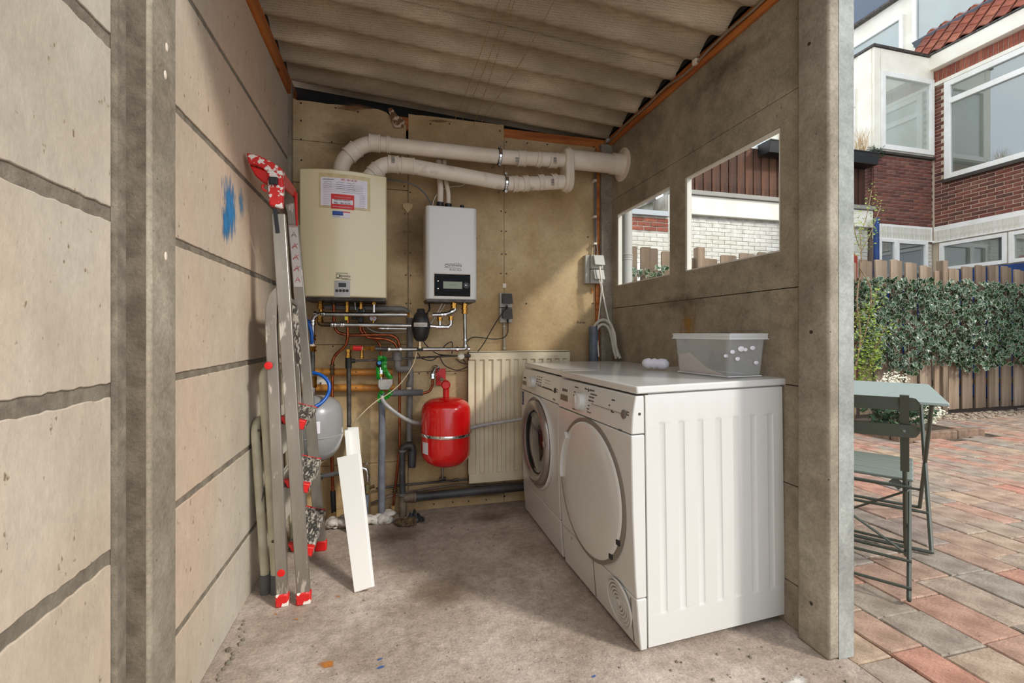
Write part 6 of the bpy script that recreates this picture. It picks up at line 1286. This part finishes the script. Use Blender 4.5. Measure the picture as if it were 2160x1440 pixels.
cl_ = MB(); rr = random.Random(5); q0_ = PZ(874, 1100)
cl_.grid(lambda u, v: V((q0_.x-.035+.09*u, q0_.y-.03+.06*v, .012+.055*(1-abs(u-.35)*1.6)*max(0, math.sin(v*3.1))*(.7+.5*math.sin(u*23+v*9)))), 12, 8); cl_.build('plastic_scrap', pmat('dark_grey_film', (70, 74, 80), (40, 40, 44), scale=20, rough=.35), label='crumpled dark grey plastic scrap on the floor right of the grimy trap', cat='scrap', angle=15)
# ================================================================ ELECTRICS
def socket(name, label, x0, x1, y, z0, z1, dep, bodyM, plugM, plug=True, side=None, lab2=None):
    t_ = thing(name, label, 'socket', ((x0+x1)/2, y, z0)); zm = (z0+z1)/2
    MB().box((x0, y-dep, z0), (x1, y, zm-.002)).build('housing', bodyM, t_, bevel=.004); MB().box((x0, y-dep, zm+.002), (x1, y, z1)).build('housing', bodyM, t_, bevel=.004)
    for za, zb_ in ((z0, zm), (zm, z1)):
        h = zb_-za; b = MB(); b.prism([(0, zb_-.006), (0, za+h*.30), (-.035, za+h*.24), (-.012, zb_-.004)], (x0+.010, y-dep-.001, 0), (0, 1, 0), (0, 0, 1), (x1-x0-.014, 0, 0)); b.build('cover_flap', plugM, t_, bevel=.003)
    return t_
gs_ = pmat('grey_socket_body', (176, 170, 160), rough=.5); gd_ = pmat('dark_socket_flap', (66, 64, 60), rough=.5); gl_ = pmat('pale_socket_flap', (178, 176, 166), rough=.5)
a_, c_ = W(1054, 680, .03), W(1080, 618, .03)
s1 = socket('double_socket', 'grey double socket with dark flaps and two black plugs above the radiator', a_.x, c_.x, 2.678, a_.z, c_.z, .035, gs_, gd_)
for y_ in (648, 677): MB().cyl(W(1069 if y_ < 660 else 1071, y_-4, .06), W(1069 if y_ < 660 else 1071, y_+3, .055), .006, 10).build('plug', black, s1)
cdt = thing('conduit', 'short grey conduit below the dark double socket above the radiator', 'conduit', (.6, 2.66, .9)); MB().cyl(W(1063.5, 681, .012), W(1063.5, 738, .012), .009, 12).build('tube', pmat('grey_conduit', (158, 146, 126), rough=.5), cdt)
for y_ in (688, 734): ring(cdt, W(1063.5, y_, .012), (0, 0, 1), .012, .008, gs_, 'clip')
MB().box(tuple(W(1060.5, 607, .010)), tuple(W(1067, 598, 0))).build('cable_clip', whiteP, label='single small white cable clip on the board joint above the dark double socket', cat='clip', bevel=.001)
a_, c_ = PY(1247, 597, 2.62), PY(1273, 538, 2.62)
s2 = socket('double_socket', 'pale grey double socket with white plugs in the back right corner', a_.x, c_.x, 2.66, a_.z, c_.z, .04, gl_, gl_)
MB().box((a_.x-.03, 2.64, a_.z), (a_.x+.0, 2.679, c_.z)).build('housing_side', gs_, s2, bevel=.004)
wc = wcm
MB().tube(spl([PY(1265, 562, 2.585), PY(1267, 580, 2.57), PY(1270, 610, 2.57), PY(1276, 640, 2.56), PY(1284, 675, 2.55), PY(1296, 700, 2.52), PY(1300, 730, 2.5), PY(1303, 752, 2.48)], 5), .0048, 8).build('cable', wc, label='thicker white cable falling from the corner double socket behind the machines', cat='cable')
MB().tube(spl([PY(1264, 590, 2.59), PY(1268, 610, 2.59), PY(1265, 650, 2.60), PY(1261, 690, 2.6), PY(1261, 720, 2.58), PY(1263, 752, 2.56)], 5), .0038, 8).build('cable', wc, label='thinner white cable falling straighter from the corner double socket', cat='cable')
MB().tube(spl([PY(1254.5, 318, 2.655), PY(1254.5, 400, 2.66), PY(1254.5, 480, 2.66), PY(1254, 538, 2.65)], 4), .004, 6).build('cable', gcm, label='left of the two grey cables clipped down the back wall to the corner socket', cat='cable')
MB().tube(spl([PY(1257, 318, 2.655), PY(1257, 400, 2.66), PY(1257.5, 500, 2.66), PY(1261, 538, 2.64)], 4), .004, 6).build('cable', gcm, label='right of the two grey cables clipped down the back wall to the corner socket', cat='cable')
for i, y_ in enumerate((381, 457, 514)): p = PY(1255, y_, 2.65); MB().box((p.x-.012, 2.640, p.z-.007), (p.x+.010, 2.679, p.z+.007)).build('cable_clip', whiteP, label=('topmost', 'middle', 'lowest')[i]+' white clip on the two grey cables above the corner socket', cat='clip', bevel=.002)
sp3 = thing('standpipe', 'blue-grey standpipe with open top behind the washing machine', 'pipe', (1.2, 2.62, 0)); p = PY(1252, 690, 2.60)
MB().lathe([(.030, -.62), (.030, 0), (.0275, 0), (.0275, -.05)], (p.x+.0, 2.60, p.z+.005), (0, 0, 1), 24, cap=False).build('pipe', pvcB, sp3)
MB().tube(spl([PY(1253, 700, 2.60), PY(1254, 688, 2.60), PY(1264, 677, 2.59), PY(1277, 675, 2.57), PY(1290, 687, 2.54), PY(1294, 712, 2.52), PY(1300, 735, 2.50), PY(1308, 756, 2.48)], 5), .0095, 10).build('hose', pmat('pale_hose', (190, 186, 174), rough=.5), label='outer pale hose arching from the standpipe behind the machines', cat='hose')
MB().tube(spl([PY(1256, 702, 2.585), PY(1262, 690, 2.58), PY(1272, 684, 2.57), PY(1284, 692, 2.55), PY(1291, 715, 2.53), PY(1294, 735, 2.51), PY(1300, 756, 2.50)], 5), .0085, 10).build('hose', MC['pale_hose'], label='inner pale hose arching from the standpipe behind the machines', cat='hose')
# cable along the right wall plate with clips
pts = []; 
for i, (px, py) in enumerate(((1268, 306), (1284, 300), (1320, 262), (1360, 228), (1402, 186), (1440, 160), (1470, 132), (1500, 100), (1545, 58), (1590, 20), (1640, -30))):
    q = PX(px, py, 1.312); pts.append(q)
MB().tube(spl(pts, 5), .0055, 8).build('cable', pmat('grey_brown_cable', (132, 116, 98), rough=.5), label='grey cable clipped along the timber wall plate under the roof on the right', cat='cable')
q = PX(1468, 130, 1.312); MB().box((1.300, q.y-.012, q.z-.014), (1.324, q.y+.012, q.z+.010)).build('cable_clip', whiteP, label='white clip on the roof-edge cable, middle of the right wall plate', cat='clip', bevel=.002)
q = PX(1282, 297, 1.312); MB().box((1.300, q.y-.012, q.z-.012), (1.324, q.y+.012, q.z+.012)).build('cable_clip', gs_, label='grey clip on the roof-edge cable in the far right corner', cat='clip', bevel=.002)
# loose wires hanging from the roof
wm = pmat('rusty_wire', (156, 120, 66), rough=.6)
for i, q in enumerate(([(960, 252), (970, 228), (1000, 150), (1028, 70), (1053, 0), (1062, -22)], [(975, 254), (988, 224), (1011, 172), (1039, 103), (1078, 0), (1084, -20)], [(1000, 262), (1010, 232), (1028, 180), (1058, 90), (1086, 0), (1092, -20)], [(1014, 261), (1030, 232), (1044, 214), (1097, 133), (1135, 66), (1170, 0)])):
    P = []
    for x, y in q:   # each wire lies just under the lowest line of the sheets
        d_ = ray(x, y); t_ = (2.405-.0655*.55-AMP-.010-1.02)/(d_.z+.0655*d_.x); t_ = min(t_, 2.664/d_.y); P.append(EYE+d_*t_)
    MB().tube(spl(P, 5), .0014, 5).build('wire', wm, label=('first', 'second', 'third', 'fourth')[i]+' from the left of four thin wires hanging from the roof sheets', cat='wire')
p = c7(0, 0, 0)
MB().prism([(-.03, .02), (.0, .026), (.03, .02), (.026, -.006), (.0, -.035), (-.026, -.006)], PY(860, 437, 2.674), (1, 0, 0), (0, 0, 1), (0, -.003, 0)).build('steel_plate', pmat('stained_zinc', (160, 132, 92), rough=.5, metal=.3), label='small stained steel plate on the board joint left of the white unit', cat='plate', bevel=.002)
# black plates paint the shade of the open sheet gaps above the wall plates
for i in range(7):
    y = 1.52+PITCH*i
    for x0, x1, side_ in ((1.318, 1.33, 'right'), (-.56, -.548, 'left')):
        zz = zroof((x0+x1)/2, y); b = MB(); n_ = 10
        poly = [(-.062+.124*k/n_, zroof((x0+x1)/2, y-.062+.124*k/n_)-.001) for k in range(n_+1)]+[(.062, 2.28 if side_ == 'right' else 2.374), (-.062, 2.28 if side_ == 'right' else 2.374)]
        b.prism(poly, (x0, y, 0), (0, 1, 0), (0, 0, 1), (x1-x0, 0, 0)); b.build('gap_shade', pmat('gap_shade_black', (30, 27, 24), rough=.9), ceiling)
# ================================================================ GROUPS OF LIKE THINGS
GROUPS = {'heating_pipe': 'steel heating pipes on the back wall', 'copper_pipe': 'copper pipes on the back wall', 'waste_pipe': 'grey waste pipes on the back wall', 'drain_trap': 'plastic drain traps on the back wall',
          'insulated_pipe': 'foam insulated pipes', 'cable': 'loose cables and flexes in the shed', 'cable_clip': 'cable clips', 'hose': 'hoses in the shed', 'wire': 'thin wires hanging from the roof',
          'pipe_clamp': 'clamps on the flue pipes', 'flue_pipe': 'white flue pipes above the boilers', 'double_socket': 'double sockets', 'conduit': 'conduits', 'planter_trough': 'black planters on the terrace screen',
          'expanding_foam': 'foam lumps at the pipe feet', 'expansion_vessel': 'expansion vessels', 'timber_rail': 'orange timber rails', 'downpipe': 'drainpipes outside'}
for o in list(col.objects):
    st_ = o.name.split('.')[0]
    if o.parent is None and st_ in GROUPS and o.get('label'): o['group'] = GROUPS[st_]
